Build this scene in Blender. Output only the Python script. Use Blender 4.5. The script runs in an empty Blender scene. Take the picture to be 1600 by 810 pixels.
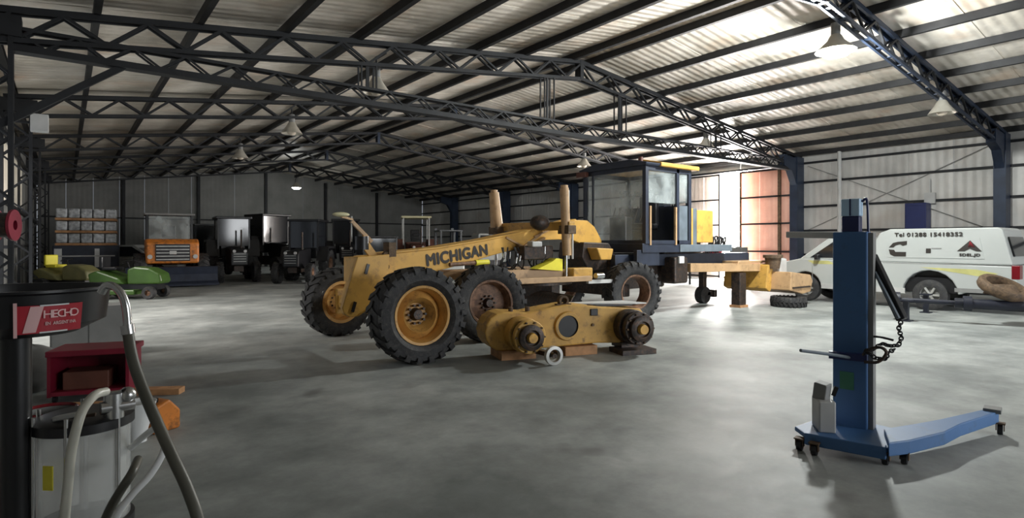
import bpy, math, random
from mathutils import Vector, Matrix, Quaternion
random.seed(7)
SC = bpy.context.scene
C = SC.collection
PI = math.pi

# ------------------------------------------------------------------ camera, world, light
HC = 1.6; F = 908.0
FW = Vector((0.6101, 0.7923, 0)); RT = Vector((0.7923, -0.6101, 0))
def G(px, py):                                   # a point on the floor, read off the photograph
    d = F * HC / (py - 380.0); xn = (px - 800) / F
    v = (FW + RT * xn) * d
    return Vector((v.x, v.y, 0))
def P3(px, py, d):                               # a point at depth d
    v = (FW + RT * ((px - 800) / F)) * d
    return Vector((v.x, v.y, HC + (380 - py) / F * d))
cam = bpy.data.cameras.new('camera'); co = bpy.data.objects.new('camera', cam); C.objects.link(co)
co.location = (0, 0, HC); co.rotation_euler = (PI / 2, 0, -math.radians(37.6))
cam.sensor_width = 36; cam.lens = 36 * F / 1600; cam.shift_y = -25 / 1600; cam.clip_start = 0.05; cam.clip_end = 300
SC.camera = co
SC.view_settings.view_transform = 'Standard'; SC.view_settings.look = 'None'
SC.view_settings.gamma = 1; SC.view_settings.use_curve_mapping = False
SC.view_settings.exposure = 0.2
w = bpy.data.worlds.new('sky'); SC.world = w; w.use_nodes = True
w.node_tree.nodes['Background'].inputs[0].default_value = (0.80, 0.88, 1.0, 1)
w.node_tree.nodes['Background'].inputs[1].default_value = 0.5
XR, XL, RX, ZE, RISE = 23.0, -1.2, 10.9, 4.95, 1.5
YN, YF = -9.0, 41.8
GAP0, GAP1 = 13.85, 14.8                         # gap between the sliding gate leaves
LG0, LG1 = 10.4, 19.1                             # open gate in the left wall
def area(name, loc, rot, sx, sy, e, col, spread=PI):
    l = bpy.data.lights.new(name, 'AREA'); l.shape = 'RECTANGLE'; l.size = sx; l.size_y = sy
    l.energy = e; l.color = col
    l.spread = spread; o = bpy.data.objects.new(name, l); C.objects.link(o); o.location = loc; o.rotation_euler = rot
    o.visible_camera = True; return o
# daylight standing in the real openings of the shed
area('daylight_gate_gap', (23.6, 14.32, 2.45), (PI / 2, 0, PI / 2), 1.6, 4.7, 3600, (1, .96, .92))
area('daylight_behind_leaves', (24.6, 13.3, 2.6), (PI / 2, 0, PI / 2), 5.0, 5.0, 150, (1, .93, .88))
area('daylight_left_gate', (-5.0, 15.2, 5.6), (math.radians(46), 0, -PI / 2), 7.5, 3.0, 360, (1, .95, .88), math.radians(70))
area('daylight_near_gate', (12.5, YN - .8, 3.6), (math.radians(68), 0, 0), 12.0, 3.6, 800, (.95, .98, 1), math.radians(115))

# ------------------------------------------------------------------ materials
def nodes_of(m):
    m.use_nodes = True; nt = m.node_tree; return nt, nt.nodes, nt.links, nt.nodes['Principled BSDF']
def mat(name, col, rough=.6, metal=0, var=.25, scale=4, dirt=None, dirt_amt=.5, bump=0, bscale=60, spec=.5, alpha=None, rnd=0, emit=None, estr=0):
    m = bpy.data.materials.new(name); nt, N, L, b = nodes_of(m)
    tc = N.new('ShaderNodeTexCoord'); nz = N.new('ShaderNodeTexNoise'); nz.inputs['Scale'].default_value = scale
    nz.inputs['Detail'].default_value = 6; L.new(tc.outputs['Object'], nz.inputs['Vector'])
    cr = N.new('ShaderNodeValToRGB'); e = cr.color_ramp.elements
    e[0].position = .3; e[1].position = .7
    e[0].color = (*[c * (1 - var) for c in col], 1); e[1].color = (*[min(1, c * (1 + var)) for c in col], 1)
    L.new(nz.outputs['Fac'], cr.inputs[0]); out = cr.outputs[0]
    if dirt:
        n2 = N.new('ShaderNodeTexNoise'); n2.inputs['Scale'].default_value = scale * 2.3; n2.inputs['Detail'].default_value = 9
        n2.inputs['Roughness'].default_value = .7
        L.new(tc.outputs['Object'], n2.inputs['Vector'])
        r2 = N.new('ShaderNodeValToRGB'); r2.color_ramp.elements[0].position = .62 - dirt_amt * .25; r2.color_ramp.elements[1].position = .75 - dirt_amt * .15
        L.new(n2.outputs['Fac'], r2.inputs[0])
        mx = N.new('ShaderNodeMix'); mx.data_type = 'RGBA'; L.new(r2.outputs[0], mx.inputs[0]); L.new(out, mx.inputs[6]); mx.inputs[7].default_value = (*dirt, 1)
        out = mx.outputs[2]
    if rnd:
        oi = N.new('ShaderNodeObjectInfo'); mr = N.new('ShaderNodeMapRange'); mr.inputs[3].default_value = 1 - rnd; mr.inputs[4].default_value = 1 + rnd
        L.new(oi.outputs['Random'], mr.inputs[0]); mu = N.new('ShaderNodeMix'); mu.data_type = 'RGBA'; mu.blend_type = 'MULTIPLY'; mu.inputs[0].default_value = 1
        L.new(out, mu.inputs[6]); L.new(mr.outputs[0], mu.inputs[7]); out = mu.outputs[2]
    L.new(out, b.inputs['Base Color'])
    b.inputs['Roughness'].default_value = rough; b.inputs['Metallic'].default_value = metal
    b.inputs['Specular IOR Level'].default_value = spec
    if bump:
        n3 = N.new('ShaderNodeTexNoise'); n3.inputs['Scale'].default_value = bscale; L.new(tc.outputs['Object'], n3.inputs['Vector'])
        bp = N.new('ShaderNodeBump'); bp.inputs['Strength'].default_value = bump; bp.inputs['Distance'].default_value = .02
        L.new(n3.outputs['Fac'], bp.inputs['Height']); L.new(bp.outputs[0], b.inputs['Normal'])
    if emit:
        b.inputs['Emission Color'].default_value = (*emit, 1); b.inputs['Emission Strength'].default_value = estr
    return m
def glass_mat(name, col=(.75, .85, .83), opacity=.25, rough=.08, dirty=True):
    m = bpy.data.materials.new(name); nt, N, L, b = nodes_of(m)
    b.inputs['Base Color'].default_value = (*col, 1); b.inputs['Roughness'].default_value = rough
    tr = N.new('ShaderNodeBsdfTransparent'); mx = N.new('ShaderNodeMixShader')
    if dirty:
        tc = N.new('ShaderNodeTexCoord'); nz = N.new('ShaderNodeTexNoise'); nz.inputs['Scale'].default_value = 2.2; nz.inputs['Detail'].default_value = 5
        L.new(tc.outputs['Object'], nz.inputs['Vector'])
        mr = N.new('ShaderNodeMapRange'); mr.inputs[1].default_value = .35; mr.inputs[2].default_value = .7
        mr.inputs[3].default_value = opacity * .4; mr.inputs[4].default_value = min(1, opacity * 1.9)
        L.new(nz.outputs['Fac'], mr.inputs[0]); L.new(mr.outputs[0], mx.inputs[0])
    else: mx.inputs[0].default_value = opacity
    L.new(tr.outputs[0], mx.inputs[1]); L.new(b.outputs[0], mx.inputs[2])
    L.new(mx.outputs[0], N['Material Output'].inputs[0]); return m
def sheet_mat(name, col, col2, rough, metal, axis, rnd=.08, pitch=.2, trans=0, stain=None, ribbump=.5):
    """profiled sheet lined with foil: fine ribs along one axis, cloudy stains, sheet-to-sheet tone"""
    m = bpy.data.materials.new(name); nt, N, L, b = nodes_of(m)
    tc = N.new('ShaderNodeTexCoord'); geo = N.new('ShaderNodeNewGeometry')
    nz = N.new('ShaderNodeTexNoise'); nz.inputs['Scale'].default_value = .55; nz.inputs['Detail'].default_value = 7; nz.inputs['Roughness'].default_value = .62
    L.new(geo.outputs['Position'], nz.inputs['Vector'])
    cr = N.new('ShaderNodeValToRGB'); e = cr.color_ramp.elements; e[0].position = .36; e[1].position = .64
    e[0].color = (*col, 1); e[1].color = (*col2, 1); L.new(nz.outputs['Fac'], cr.inputs[0]); out = cr.outputs[0]
    if stain:
        n2 = N.new('ShaderNodeTexNoise'); n2.inputs['Scale'].default_value = .8; n2.inputs['Detail'].default_value = 3
        mp = N.new('ShaderNodeMapping'); mp.inputs['Location'].default_value = (31, 7, 3); L.new(geo.outputs['Position'], mp.inputs[0]); L.new(mp.outputs[0], n2.inputs['Vector'])
        r2 = N.new('ShaderNodeMapRange'); r2.inputs[1].default_value = .55; r2.inputs[2].default_value = .75; r2.inputs[4].default_value = .8; L.new(n2.outputs['Fac'], r2.inputs[0])
        mx = N.new('ShaderNodeMix'); mx.data_type = 'RGBA'; L.new(r2.outputs[0], mx.inputs[0]); L.new(out, mx.inputs[6]); mx.inputs[7].default_value = (*stain, 1); out = mx.outputs[2]
    oi = N.new('ShaderNodeObjectInfo'); mr = N.new('ShaderNodeMapRange'); mr.inputs[3].default_value = 1 - rnd; mr.inputs[4].default_value = 1 + rnd
    L.new(oi.outputs['Random'], mr.inputs[0]); mu = N.new('ShaderNodeMix'); mu.data_type = 'RGBA'; mu.blend_type = 'MULTIPLY'; mu.inputs[0].default_value = 1
    L.new(out, mu.inputs[6]); L.new(mr.outputs[0], mu.inputs[7]); out = mu.outputs[2]
    L.new(out, b.inputs['Base Color']); b.inputs['Roughness'].default_value = rough; b.inputs['Metallic'].default_value = metal
    wv = N.new('ShaderNodeTexWave'); wv.bands_direction = axis; wv.inputs['Scale'].default_value = .314 / pitch; wv.inputs['Distortion'].default_value = .3
    L.new(geo.outputs['Position'], wv.inputs['Vector'])
    n4 = N.new('ShaderNodeTexNoise'); n4.inputs['Scale'].default_value = 3; L.new(geo.outputs['Position'], n4.inputs['Vector'])
    ad = N.new('ShaderNodeMath'); ad.operation = 'MULTIPLY_ADD'; L.new(n4.outputs['Fac'], ad.inputs[0]); ad.inputs[1].default_value = 1.6; L.new(wv.outputs['Fac'], ad.inputs[2])
    bp = N.new('ShaderNodeBump'); bp.inputs['Strength'].default_value = ribbump; bp.inputs['Distance'].default_value = .03
    L.new(ad.outputs[0], bp.inputs['Height']); L.new(bp.outputs[0], b.inputs['Normal'])
    if trans:
        t = N.new('ShaderNodeBsdfTranslucent'); L.new(out, t.inputs['Color']); mxs = N.new('ShaderNodeMixShader'); mxs.inputs[0].default_value = trans
        L.new(b.outputs[0], mxs.inputs[1]); L.new(t.outputs[0], mxs.inputs[2]); L.new(mxs.outputs[0], N['Material Output'].inputs[0])
    return m
def floor_mat():
    m = bpy.data.materials.new('polished_concrete'); nt, N, L, b = nodes_of(m)
    tc = N.new('ShaderNodeTexCoord')
    def nz(s, d=6, r=.6, off=0):
        n = N.new('ShaderNodeTexNoise'); n.inputs['Scale'].default_value = s; n.inputs['Detail'].default_value = d; n.inputs['Roughness'].default_value = r
        mp = N.new('ShaderNodeMapping'); mp.inputs['Location'].default_value = (off, off * .7, 0); L.new(tc.outputs['Object'], mp.inputs[0]); L.new(mp.outputs[0], n.inputs['Vector']); return n
    a = nz(.55, 8, .62); cr = N.new('ShaderNodeValToRGB'); e = cr.color_ramp.elements
    e[0].position = .38; e[1].position = .63; e[0].color = (.185, .200, .196, 1); e[1].color = (.395, .412, .40, 1); L.new(a.outputs['Fac'], cr.inputs[0])
    bn = nz(2.6, 9, .7, 5); r2 = N.new('ShaderNodeMapRange'); r2.inputs[1].default_value = .3; r2.inputs[2].default_value = .7; r2.inputs[3].default_value = .76; r2.inputs[4].default_value = 1.2
    L.new(bn.outputs['Fac'], r2.inputs[0])
    mu = N.new('ShaderNodeMix'); mu.data_type = 'RGBA'; mu.blend_type = 'MULTIPLY'; mu.inputs[0].default_value = 1; L.new(cr.outputs[0], mu.inputs[6]); L.new(r2.outputs[0], mu.inputs[7])
    # oil spots
    s = nz(1.1, 3, .5, 40); r3 = N.new('ShaderNodeMapRange'); r3.inputs[1].default_value = .66; r3.inputs[2].default_value = .74; r3.inputs[4].default_value = .55; L.new(s.outputs['Fac'], r3.inputs[0])
    m2 = N.new('ShaderNodeMix'); m2.data_type = 'RGBA'; L.new(r3.outputs[0], m2.inputs[0]); L.new(mu.outputs[2], m2.inputs[6]); m2.inputs[7].default_value = (.09, .09, .088, 1)
    L.new(m2.outputs[2], b.inputs['Base Color'])
    r4 = N.new('ShaderNodeMapRange'); r4.inputs[3].default_value = .42; r4.inputs[4].default_value = .72; b.inputs['Specular IOR Level'].default_value = .4; L.new(bn.outputs['Fac'], r4.inputs[0]); L.new(r4.outputs[0], b.inputs['Roughness'])
    bp = N.new('ShaderNodeBump'); bp.inputs['Strength'].default_value = .12; bp.inputs['Distance'].default_value = .02; L.new(bn.outputs['Fac'], bp.inputs['Height']); L.new(bp.outputs[0], b.inputs['Normal'])
    return m
M = {}
M['floor'] = floor_mat()
M['roof'] = sheet_mat('roof_lining_foil', (.48, .43, .36), (.84, .78, .70), .5, .1, 'Y', .10, .22, 0, (.66, .50, .38))
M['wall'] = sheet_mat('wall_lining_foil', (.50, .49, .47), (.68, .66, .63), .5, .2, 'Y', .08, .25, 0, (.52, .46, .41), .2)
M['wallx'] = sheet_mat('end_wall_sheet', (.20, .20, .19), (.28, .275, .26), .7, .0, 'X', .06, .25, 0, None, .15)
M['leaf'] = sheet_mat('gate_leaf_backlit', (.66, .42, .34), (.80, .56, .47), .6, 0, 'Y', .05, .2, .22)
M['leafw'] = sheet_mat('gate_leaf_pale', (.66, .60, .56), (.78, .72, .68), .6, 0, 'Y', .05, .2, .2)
M['window'] = sheet_mat('translucent_window_sheet', (.7, .66, .58), (.85, .8, .72), .6, 0, 'Y', .03, .2, .7)
M['purlin'] = mat('purlin_dark_steel', (.022, .022, .024), .55, .3, .3, 3)
M['steel'] = mat('truss_dark_steel', (.013, .014, .017), .6, .2, .35, 3)
M['bluesteel'] = mat('column_blue_steel', (.020, .032, .060), .5, .2, .3, 2)
M['yellow'] = mat('machine_yellow_paint', (.66, .37, .075), .48, 0, .16, 2, (.40, .22, .06), .35, .05)
M['yellow2'] = mat('machine_yellow_greasy', (.56, .32, .07), .5, 0, .2, 3, (.20, .11, .04), .35, .08)
M['tan'] = mat('faded_tan_paint', (.50, .32, .17), .5, 0, .15, 3, (.30, .18, .09), .35)
M['bright'] = mat('bright_yellow_paint', (.85, .75, .05), .5, 0, .08, 4)
M['rim'] = mat('rim_yellow', (.60, .33, .09), .5, 0, .15, 4, (.30, .15, .05), .4)
M['rimbrown'] = mat('rim_rusty_brown', (.26, .14, .08), .6, 0, .3, 6, (.1, .05, .03), .8)
M['rubber'] = mat('tyre_rubber', (.028, .028, .030), .7, 0, .3, 8, (.07, .065, .06), .5, .2)
M['black'] = mat('black_paint', (.012, .012, .014), .35, 0, .2, 5)
M['grease'] = mat('greasy_dark_iron', (.035, .030, .028), .45, .4, .4, 8, (.10, .06, .04), .7, .2)
M['darkblue'] = mat('dark_blue_grey_paint', (.024, .031, .052), .45, 0, .25, 4)
M['slate'] = mat('slate_blue_panel', (.14, .17, .20), .5, 0, .2, 4)
M['chrome'] = mat('bright_metal', (.6, .6, .6), .25, 1, .1, 8)
M['galv'] = mat('galvanised_pipe', (.5, .5, .48), .5, .5, .15, 8)
M['glass'] = glass_mat('cab_glass_dusty', (.62, .68, .68), .22, .12)
M['glassclear'] = glass_mat('clear_bowl', (.88, .9, .88), .27, .06, False)
M['darkglass'] = mat('dark_window_glass', (.015, .017, .02), .08, 0, .1, 2)
M['liftblue'] = mat('lift_blue_paint', (.055, .145, .33), .5, 0, .10, 2, (.055, .115, .21), .25, .03)
M['deepblue'] = mat('deep_blue_paint', (.012, .02, .10), .4, 0, .1, 3)
M['navy'] = mat('navy_black_paint', (.011, .013, .024), .45, 0, .2, 4)
M['paleblue'] = mat('pale_blue_plastic', (.48, .68, .9), .4, 0, .08, 3)
M['white'] = mat('white_car_paint', (.44, .46, .45), .3, 0, .04, 1.5, spec=.6)
M['whiteplastic'] = mat('white_plastic', (.75, .76, .76), .4, 0, .05, 3)
M['greypaint'] = mat('grey_paint', (.22, .22, .215), .6, 0, .15, 3)
M['lightgrey'] = mat('light_grey_paint', (.5, .5, .49), .5, 0, .12, 3)
M['cloth'] = mat('grey_cloth', (.16, .16, .155), .9, 0, .3, 5)
M['red'] = mat('red_paint', (.20, .010, .028), .4, 0, .2, 3)
M['brightred'] = mat('sticker_red', (.42, .02, .035), .4, 0, .12, 9)
M['redlamp'] = mat('red_lamp', (.16, .006, .012), .2, 0, .2, 4)
M['orange'] = mat('orange_paint', (.62, .20, .03), .45, 0, .2, 3, (.15, .06, .02), .5)
M['green'] = mat('green_paint', (.055, .12, .02), .35, 0, .15, 3)
M['olive'] = mat('olive_yellow_paint', (.20, .19, .08), .45, 0, .2, 3)
M['wood'] = mat('timber', (.42, .22, .10), .7, 0, .3, 9)
M['rust'] = mat('rusty_iron', (.13, .085, .05), .7, .2, .4, 9, (.06, .04, .03), .6, .3)
M['brownred'] = mat('brown_red_paint', (.13, .045, .03), .5, 0, .3, 4)
M['cream'] = mat('cream_paint', (.62, .58, .36), .5, 0, .1, 3)
M['hose'] = mat('grey_hose', (.085, .082, .065), .45, 0, .2, 8)
M['palehose'] = mat('pale_clear_hose', (.55, .54, .47), .3, 0, .12, 8)
M['ink'] = mat('black_lettering', (.02, .015, .012), .5, 0, .1, 5)
M['pink'] = mat('pink_print', (.8, .5, .5), .5, 0, .05, 5)
M['gold'] = mat('pale_gold_stripe', (.52, .50, .20), .35, 0, .2, 3)
M['wrap'] = mat('stretch_wrap', (.42, .44, .46), .2, 0, .5, 7)
M['lampshade'] = mat('lamp_shade_aluminium', (.55, .52, .45), .4, .4, .1, 6)
M['bulb'] = mat('lit_bulb', (1, 1, 1), .4, emit=(1, .97, .92), estr=9)
M['bulboff'] = mat('unlit_bulb', (.6, .52, .42), .3, 0, .1, 5)

# ------------------------------------------------------------------ mesh helpers
class MB:
    def __init__(s, off=(0, 0, 0)): s.v = []; s.f = []; s.o = Vector(off)
    def add(s, vs, fs):
        b = len(s.v); s.v += [Vector(x) - s.o for x in vs]; s.f += [tuple(i + b for i in f) for f in fs]; return s
    def box(s, c, d, rz=0, rot=None):
        R = rot if rot is not None else Matrix.Rotation(rz, 3, 'Z'); c = Vector(c)
        vs = [c + R @ Vector((x * d[0] / 2, y * d[1] / 2, z * d[2] / 2)) for x in (-1, 1) for y in (-1, 1) for z in (-1, 1)]
        return s.add(vs, [(0, 1, 3, 2), (4, 6, 7, 5), (0, 4, 5, 1), (2, 3, 7, 6), (0, 2, 6, 4), (1, 5, 7, 3)])
    def bar(s, a, b, wd, h):                     # rectangular bar, h kept upright where it can be
        a = Vector(a); b = Vector(b); z = (b - a); ln = z.length; z.normalize()
        up = Vector((0, 0, 1)) if abs(z.z) < .98 else Vector((0, 1, 0))
        x = up.cross(z).normalized(); y = z.cross(x)
        R = Matrix((x, y, z)).transposed(); return s.box((a + b) / 2, (wd, h, ln), rot=R)
    def cyl(s, a, b, r0, r1=None, n=20, cap=True):
        r1 = r0 if r1 is None else r1; a = Vector(a); b = Vector(b); q = (b - a).to_track_quat('Z', 'Y'); vs = []; fs = []
        for p, r in ((a, r0), (b, r1)):
            for i in range(n):
                t = 2 * PI * i / n; vs.append(p + q @ Vector((r * math.cos(t), r * math.sin(t), 0)))
        fs = [(i, (i + 1) % n, n + (i + 1) % n, n + i) for i in range(n)]
        if cap: fs += [tuple(range(n - 1, -1, -1)), tuple(range(n, 2 * n))]
        return s.add(vs, fs)
    def lathe(s, prof, p, axis, n=40, closed=False):   # prof: (radius, along axis)
        p = Vector(p); q = Vector(axis).to_track_quat('Z', 'Y'); vs = []; m = len(prof)
        for i in range(n):
            t = 2 * PI * i / n
            for r, h in prof: vs.append(p + q @ Vector((r * math.cos(t), r * math.sin(t), h)))
        fs = []
        for i in range(n):
            j = (i + 1) % n
            for k in range(m if closed else m - 1):
                l = (k + 1) % m; fs.append((i * m + k, j * m + k, j * m + l, i * m + l))
        return s.add(vs, fs)
    def tube(s, pts, r, n=10, smooth=6):
        pts = [Vector(p) for p in pts]
        if smooth and len(pts) > 2:              # Catmull-Rom
            q = [pts[0] * 2 - pts[1]] + pts + [pts[-1] * 2 - pts[-2]]; out = []
            for i in range(1, len(q) - 2):
                for k in range(smooth):
                    t = k / smooth; a, b, c, d = q[i - 1:i + 3]
                    out.append(.5 * ((2 * b) + (c - a) * t + (2 * a - 5 * b + 4 * c - d) * t * t + (3 * b - a - 3 * c + d) * t ** 3))
            out.append(pts[-1]); pts = out
        vs = []; fs = []; x = None
        for i, p in enumerate(pts):
            t = (pts[min(i + 1, len(pts) - 1)] - pts[max(i - 1, 0)]).normalized()
            if x is None: x = t.orthogonal().normalized()
            x = (x - t * x.dot(t)).normalized(); y = t.cross(x)
            for k in range(n):
                a = 2 * PI * k / n; vs.append(p + (x * math.cos(a) + y * math.sin(a)) * r)
        for i in range(len(pts) - 1):
            for k in range(n): fs.append((i * n + k, i * n + (k + 1) % n, (i + 1) * n + (k + 1) % n, (i + 1) * n + k))
        fs += [tuple(range(n - 1, -1, -1)), tuple(range((len(pts) - 1) * n, len(pts) * n))]
        return s.add(vs, fs)
    def prism(s, poly, fn, c0, c1):              # poly of (a, b); fn(a, b, c) -> xyz
        n = len(poly); vs = [fn(a, b, c0) for a, b in poly] + [fn(a, b, c1) for a, b in poly]
        fs = [(i, (i + 1) % n, n + (i + 1) % n, n + i) for i in range(n)] + [tuple(range(n - 1, -1, -1)), tuple(range(n, 2 * n))]
        return s.add(vs, fs)
    def ball(s, c, r, sx=1, sy=1, sz=1, n=14, m=8, jit=0):
        c = Vector(c); vs = []; fs = []
        for i in range(m + 1):
            a = PI * i / m
            for j in range(n):
                b = 2 * PI * j / n; k = 1 + random.uniform(-jit, jit)
                vs.append(c + Vector((math.sin(a) * math.cos(b) * r * sx * k, math.sin(a) * math.sin(b) * r * sy * k, math.cos(a) * r * sz * k)))
        for i in range(m):
            for j in range(n): fs.append((i * n + j, (i + 1) * n + j, (i + 1) * n + (j + 1) % n, i * n + (j + 1) % n))
        return s.add(vs, fs)
    def mesh(s, name, m, smooth=False):
        me = bpy.data.meshes.new(name); me.from_pydata(s.v, [], s.f); me.materials.append(m); me.validate(); me.update()
        if smooth:
            me.polygons.foreach_set('use_smooth', [True] * len(me.polygons))
            try: me.set_sharp_from_angle(angle=math.radians(38))
            except Exception: pass
        import bmesh
        bm = bmesh.new(); bm.from_mesh(me); bmesh.ops.recalc_face_normals(bm, faces=bm.faces); bm.to_mesh(me); bm.free()
        return me
    def build(s, name, m, parent=None, smooth=False, bevel=0, label=None):
        o = bpy.data.objects.new(name, s.mesh(name, M[m] if isinstance(m, str) else m, smooth)); C.objects.link(o)
        if parent is not None: o.parent = parent
        if bevel:
            b = o.modifiers.new('bevel', 'BEVEL'); b.width = bevel; b.segments = 2; b.limit_method = 'ANGLE'
        if label: o['label'] = label
        return o
def tag(o, label=None, cat=None, group=None, kind=None):
    if label: o['label'] = label
    if cat: o['category'] = cat
    if group: o['group'] = group
    if kind: o['kind'] = kind
    return o
def empty(name, loc, rz=0, **k):
    o = bpy.data.objects.new(name, None); C.objects.link(o); o.location = loc; o.rotation_euler = (0, 0, rz); o.empty_display_size = .2
    return tag(o, **k)
def dup(root, loc, rz, label=None):
    def cp(o, par):
        c = o.copy(); C.objects.link(c)
        if par is not None: c.parent = par
        for ch in o.children: cp(ch, c)
        return c
    r = cp(root, None); r.location = loc; r.rotation_euler = (0, 0, rz)
    if label: r['label'] = label
    return r
UNIT = {}
def ubar(name, a, b, wd, h, m, parent):          # bars that share one unit-box mesh
    if m not in UNIT: UNIT[m] = MB().box((0, 0, 0), (1, 1, 1)).mesh('steel_bar', M[m])
    o = bpy.data.objects.new(name, UNIT[m]); C.objects.link(o); o.parent = parent
    a = Vector(a); b = Vector(b); z = (b - a); ln = z.length; z.normalize()
    up = Vector((0, 0, 1)) if abs(z.z) < .98 else Vector((0, 1, 0))
    x = up.cross(z).normalized(); y = z.cross(x)
    o.location = (a + b) / 2; o.rotation_mode = 'QUATERNION'; o.rotation_quaternion = Matrix((x, y, z)).transposed().to_quaternion()
    o.scale = (wd, h, ln); return o
def text(name, body, size, m, parent, loc, xdir, ydir, depth=.004, sx=1, bold=0, shear=0):
    cu = bpy.data.curves.new(name, 'FONT'); cu.body = body; cu.size = size; cu.extrude = depth / 2; cu.align_x = 'CENTER'; cu.align_y = 'CENTER'
    cu.offset = 0; cu.space_character = 1.08; cu.shear = shear
    t = bpy.data.objects.new(name, cu); me = bpy.data.meshes.new_from_object(t); bpy.data.objects.remove(t)
    if bold:                                     # thicken the strokes with shifted copies
        vs = [v.co.copy() for v in me.vertices]; fs = [tuple(p.vertices) for p in me.polygons]; V = []; Q = []
        for k, (dx, dy) in enumerate(((-1, 0), (1, 0), (0, -1), (0, 1))):
            b0 = len(V); V += [v + Vector((dx * bold, dy * bold, k * .0002)) for v in vs]; Q += [tuple(i + b0 for i in f) for f in fs]
        me = bpy.data.meshes.new(name); me.from_pydata(V, [], Q)
    me.materials.clear(); me.materials.append(M[m])
    x = Vector(xdir).normalized(); y = Vector(ydir).normalized(); z = x.cross(y)
    me.transform(Matrix.Translation(Vector(loc)) @ Matrix((x, y, z)).transposed().to_4x4() @ Matrix.Scale(sx, 4, (1, 0, 0)))
    o = bpy.data.objects.new(name, me); C.objects.link(o)
    if parent is not None: o.parent = parent
    return o
def roofz(x): return ZE + RISE * (1 - abs(x - RX) / (XR - RX))

# ------------------------------------------------------------------ setting
fl = MB(); fl.box(((XL + XR) / 2, (YN + YF) / 2, -.1), (XR - XL + 3, YF - YN + 2, .2)); tag(fl.build('floor', 'floor'), kind='structure')
tag(MB().box((60, 15, -.16), (70, 120, .1)).build('ground_outside', mat('pale_ground_outside', (.45, .42, .36), .9)), kind='structure')
# roof: sheets and purlins are pieces of the ceiling
ceil = empty('ceiling', (0, 0, 0), kind='structure')
pth = math.atan2(RISE, XR - RX); SH = 1.27
for side in (-1, 1):
    xe = XL - .3 if side < 0 else XR + .3
    xr = RX
    z0 = ZE + RISE + .17; z1 = z0 - RISE * abs(xe - RX) / (XR - RX)
    base = MB(); base.prism([(xr, z0), (xe, z1), (xe, z1 + .03), (xr, z0 + .03)], lambda a, b, c: (a, c, b), 0, SH + .05)
    me = base.mesh('roof_sheet', M['roof'])
    n = int((YF - YN) / SH) + 1
    for i in range(n):
        o = bpy.data.objects.new('roof_sheet', me); C.objects.link(o); o.parent = ceil
        o.location = (0, YN + i * SH, .012 * (i % 2))
PX = [.33] + [1.95 + 1.43 * k for k in range(7)] + [11.85]
for side in (-1, 1):
    for i, dx in enumerate(PX):
        x = RX + side * dx; z = roofz(x) + .085
        m = MB(); m.box((x, (YN + YF) / 2, z), (.028, YF - YN, .165))
        m.box((x + .04, (YN + YF) / 2, z - .075), (.09, YF - YN, .014)); m.box((x + .04, (YN + YF) / 2, z + .076), (.09, YF - YN, .012))
        m.build('purlin', 'purlin', ceil)
# walls
def side_wall(name, x, inner, openings, m, girts, pitch=1.27):
    wl = empty(name, (0, 0, 0), kind='structure')
    y = YN; k = 0
    while y < YF - .01:
        y2 = min(y + pitch, YF)
        for a, b, z0, z1 in openings:            # cut the sheet run at an opening's side
            if y < a < y2: y2 = a
            if y < b < y2: y2 = b
        op = [q for q in openings if q[0] <= y + .01 and y2 <= q[1] + .01]
        segs = [(0, ZE + .3)] if not op else [(0, op[0][2]), (op[0][3], ZE + .3)]
        for a, b in segs:
            if b - a > .02:
                MB().box((x - inner * (.03 + .012 * (k % 2)), (y + y2) / 2, (a + b) / 2), (.03, y2 - y - .008, b - a)).build('wall_sheet', m, wl)
        y = y2; k += 1
    for z in girts:
        runs = []; y = YN
        for a, b, z0, z1 in sorted(openings):
            if z0 < z < z1: runs.append((y, a)); y = b
        runs.append((y, YF))
        for a, b in runs:
            mm = MB(); mm.box((x + inner * .04, (a + b) / 2, z), (.1, b - a, .075)); mm.build('girt', 'steel', wl)
    return wl
GATE = [(11.25, 17.4, 0, 4.7)]
wr = side_wall('wall_right', XR, -1, GATE, 'wall', [1.15, 2.08, 3.02, 3.97, 4.72])
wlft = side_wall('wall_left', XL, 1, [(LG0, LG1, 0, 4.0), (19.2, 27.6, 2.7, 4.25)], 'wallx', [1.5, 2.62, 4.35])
# translucent strip window in the left wall
wn = empty('window_1', (0, 0, 0), kind='structure')
for i in range(7):
    MB().box((XL - .03, 19.2 + 1.2 * (i + .5), 3.475), (.012, 1.19, 1.55)).build('pane', 'window', wn)
area('daylight_left_window', (XL - .6, 23.4, 3.5), (PI / 2, 0, -PI / 2), 8.2, 1.5, 25, (1, .97, .92))
# back wall with gable
bw = empty('wall_back', (0, 0, 0), kind='structure')
x = XL; k = 0
while x < XR - .01:
    x2 = min(x + 1.27, XR); za = roofz(x) + .2; zb = roofz(x2) + .2
    if x < RX < x2: x2 = RX; zb = roofz(RX) + .2
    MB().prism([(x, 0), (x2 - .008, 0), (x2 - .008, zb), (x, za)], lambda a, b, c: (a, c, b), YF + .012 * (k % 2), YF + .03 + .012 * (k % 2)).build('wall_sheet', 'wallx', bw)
    x = x2; k += 1
for z in (3.1,): MB().box(((XL + XR) / 2, YF - .05, z), (XR - XL, .1, .08)).build('girt', 'steel', bw)
for x in (2.8, 6.8, 10.9, 15, 19): MB().box((x, YF - .12, roofz(x) / 2), (.16, .16, roofz(x))).build('wall_post', 'steel', bw)
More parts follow.
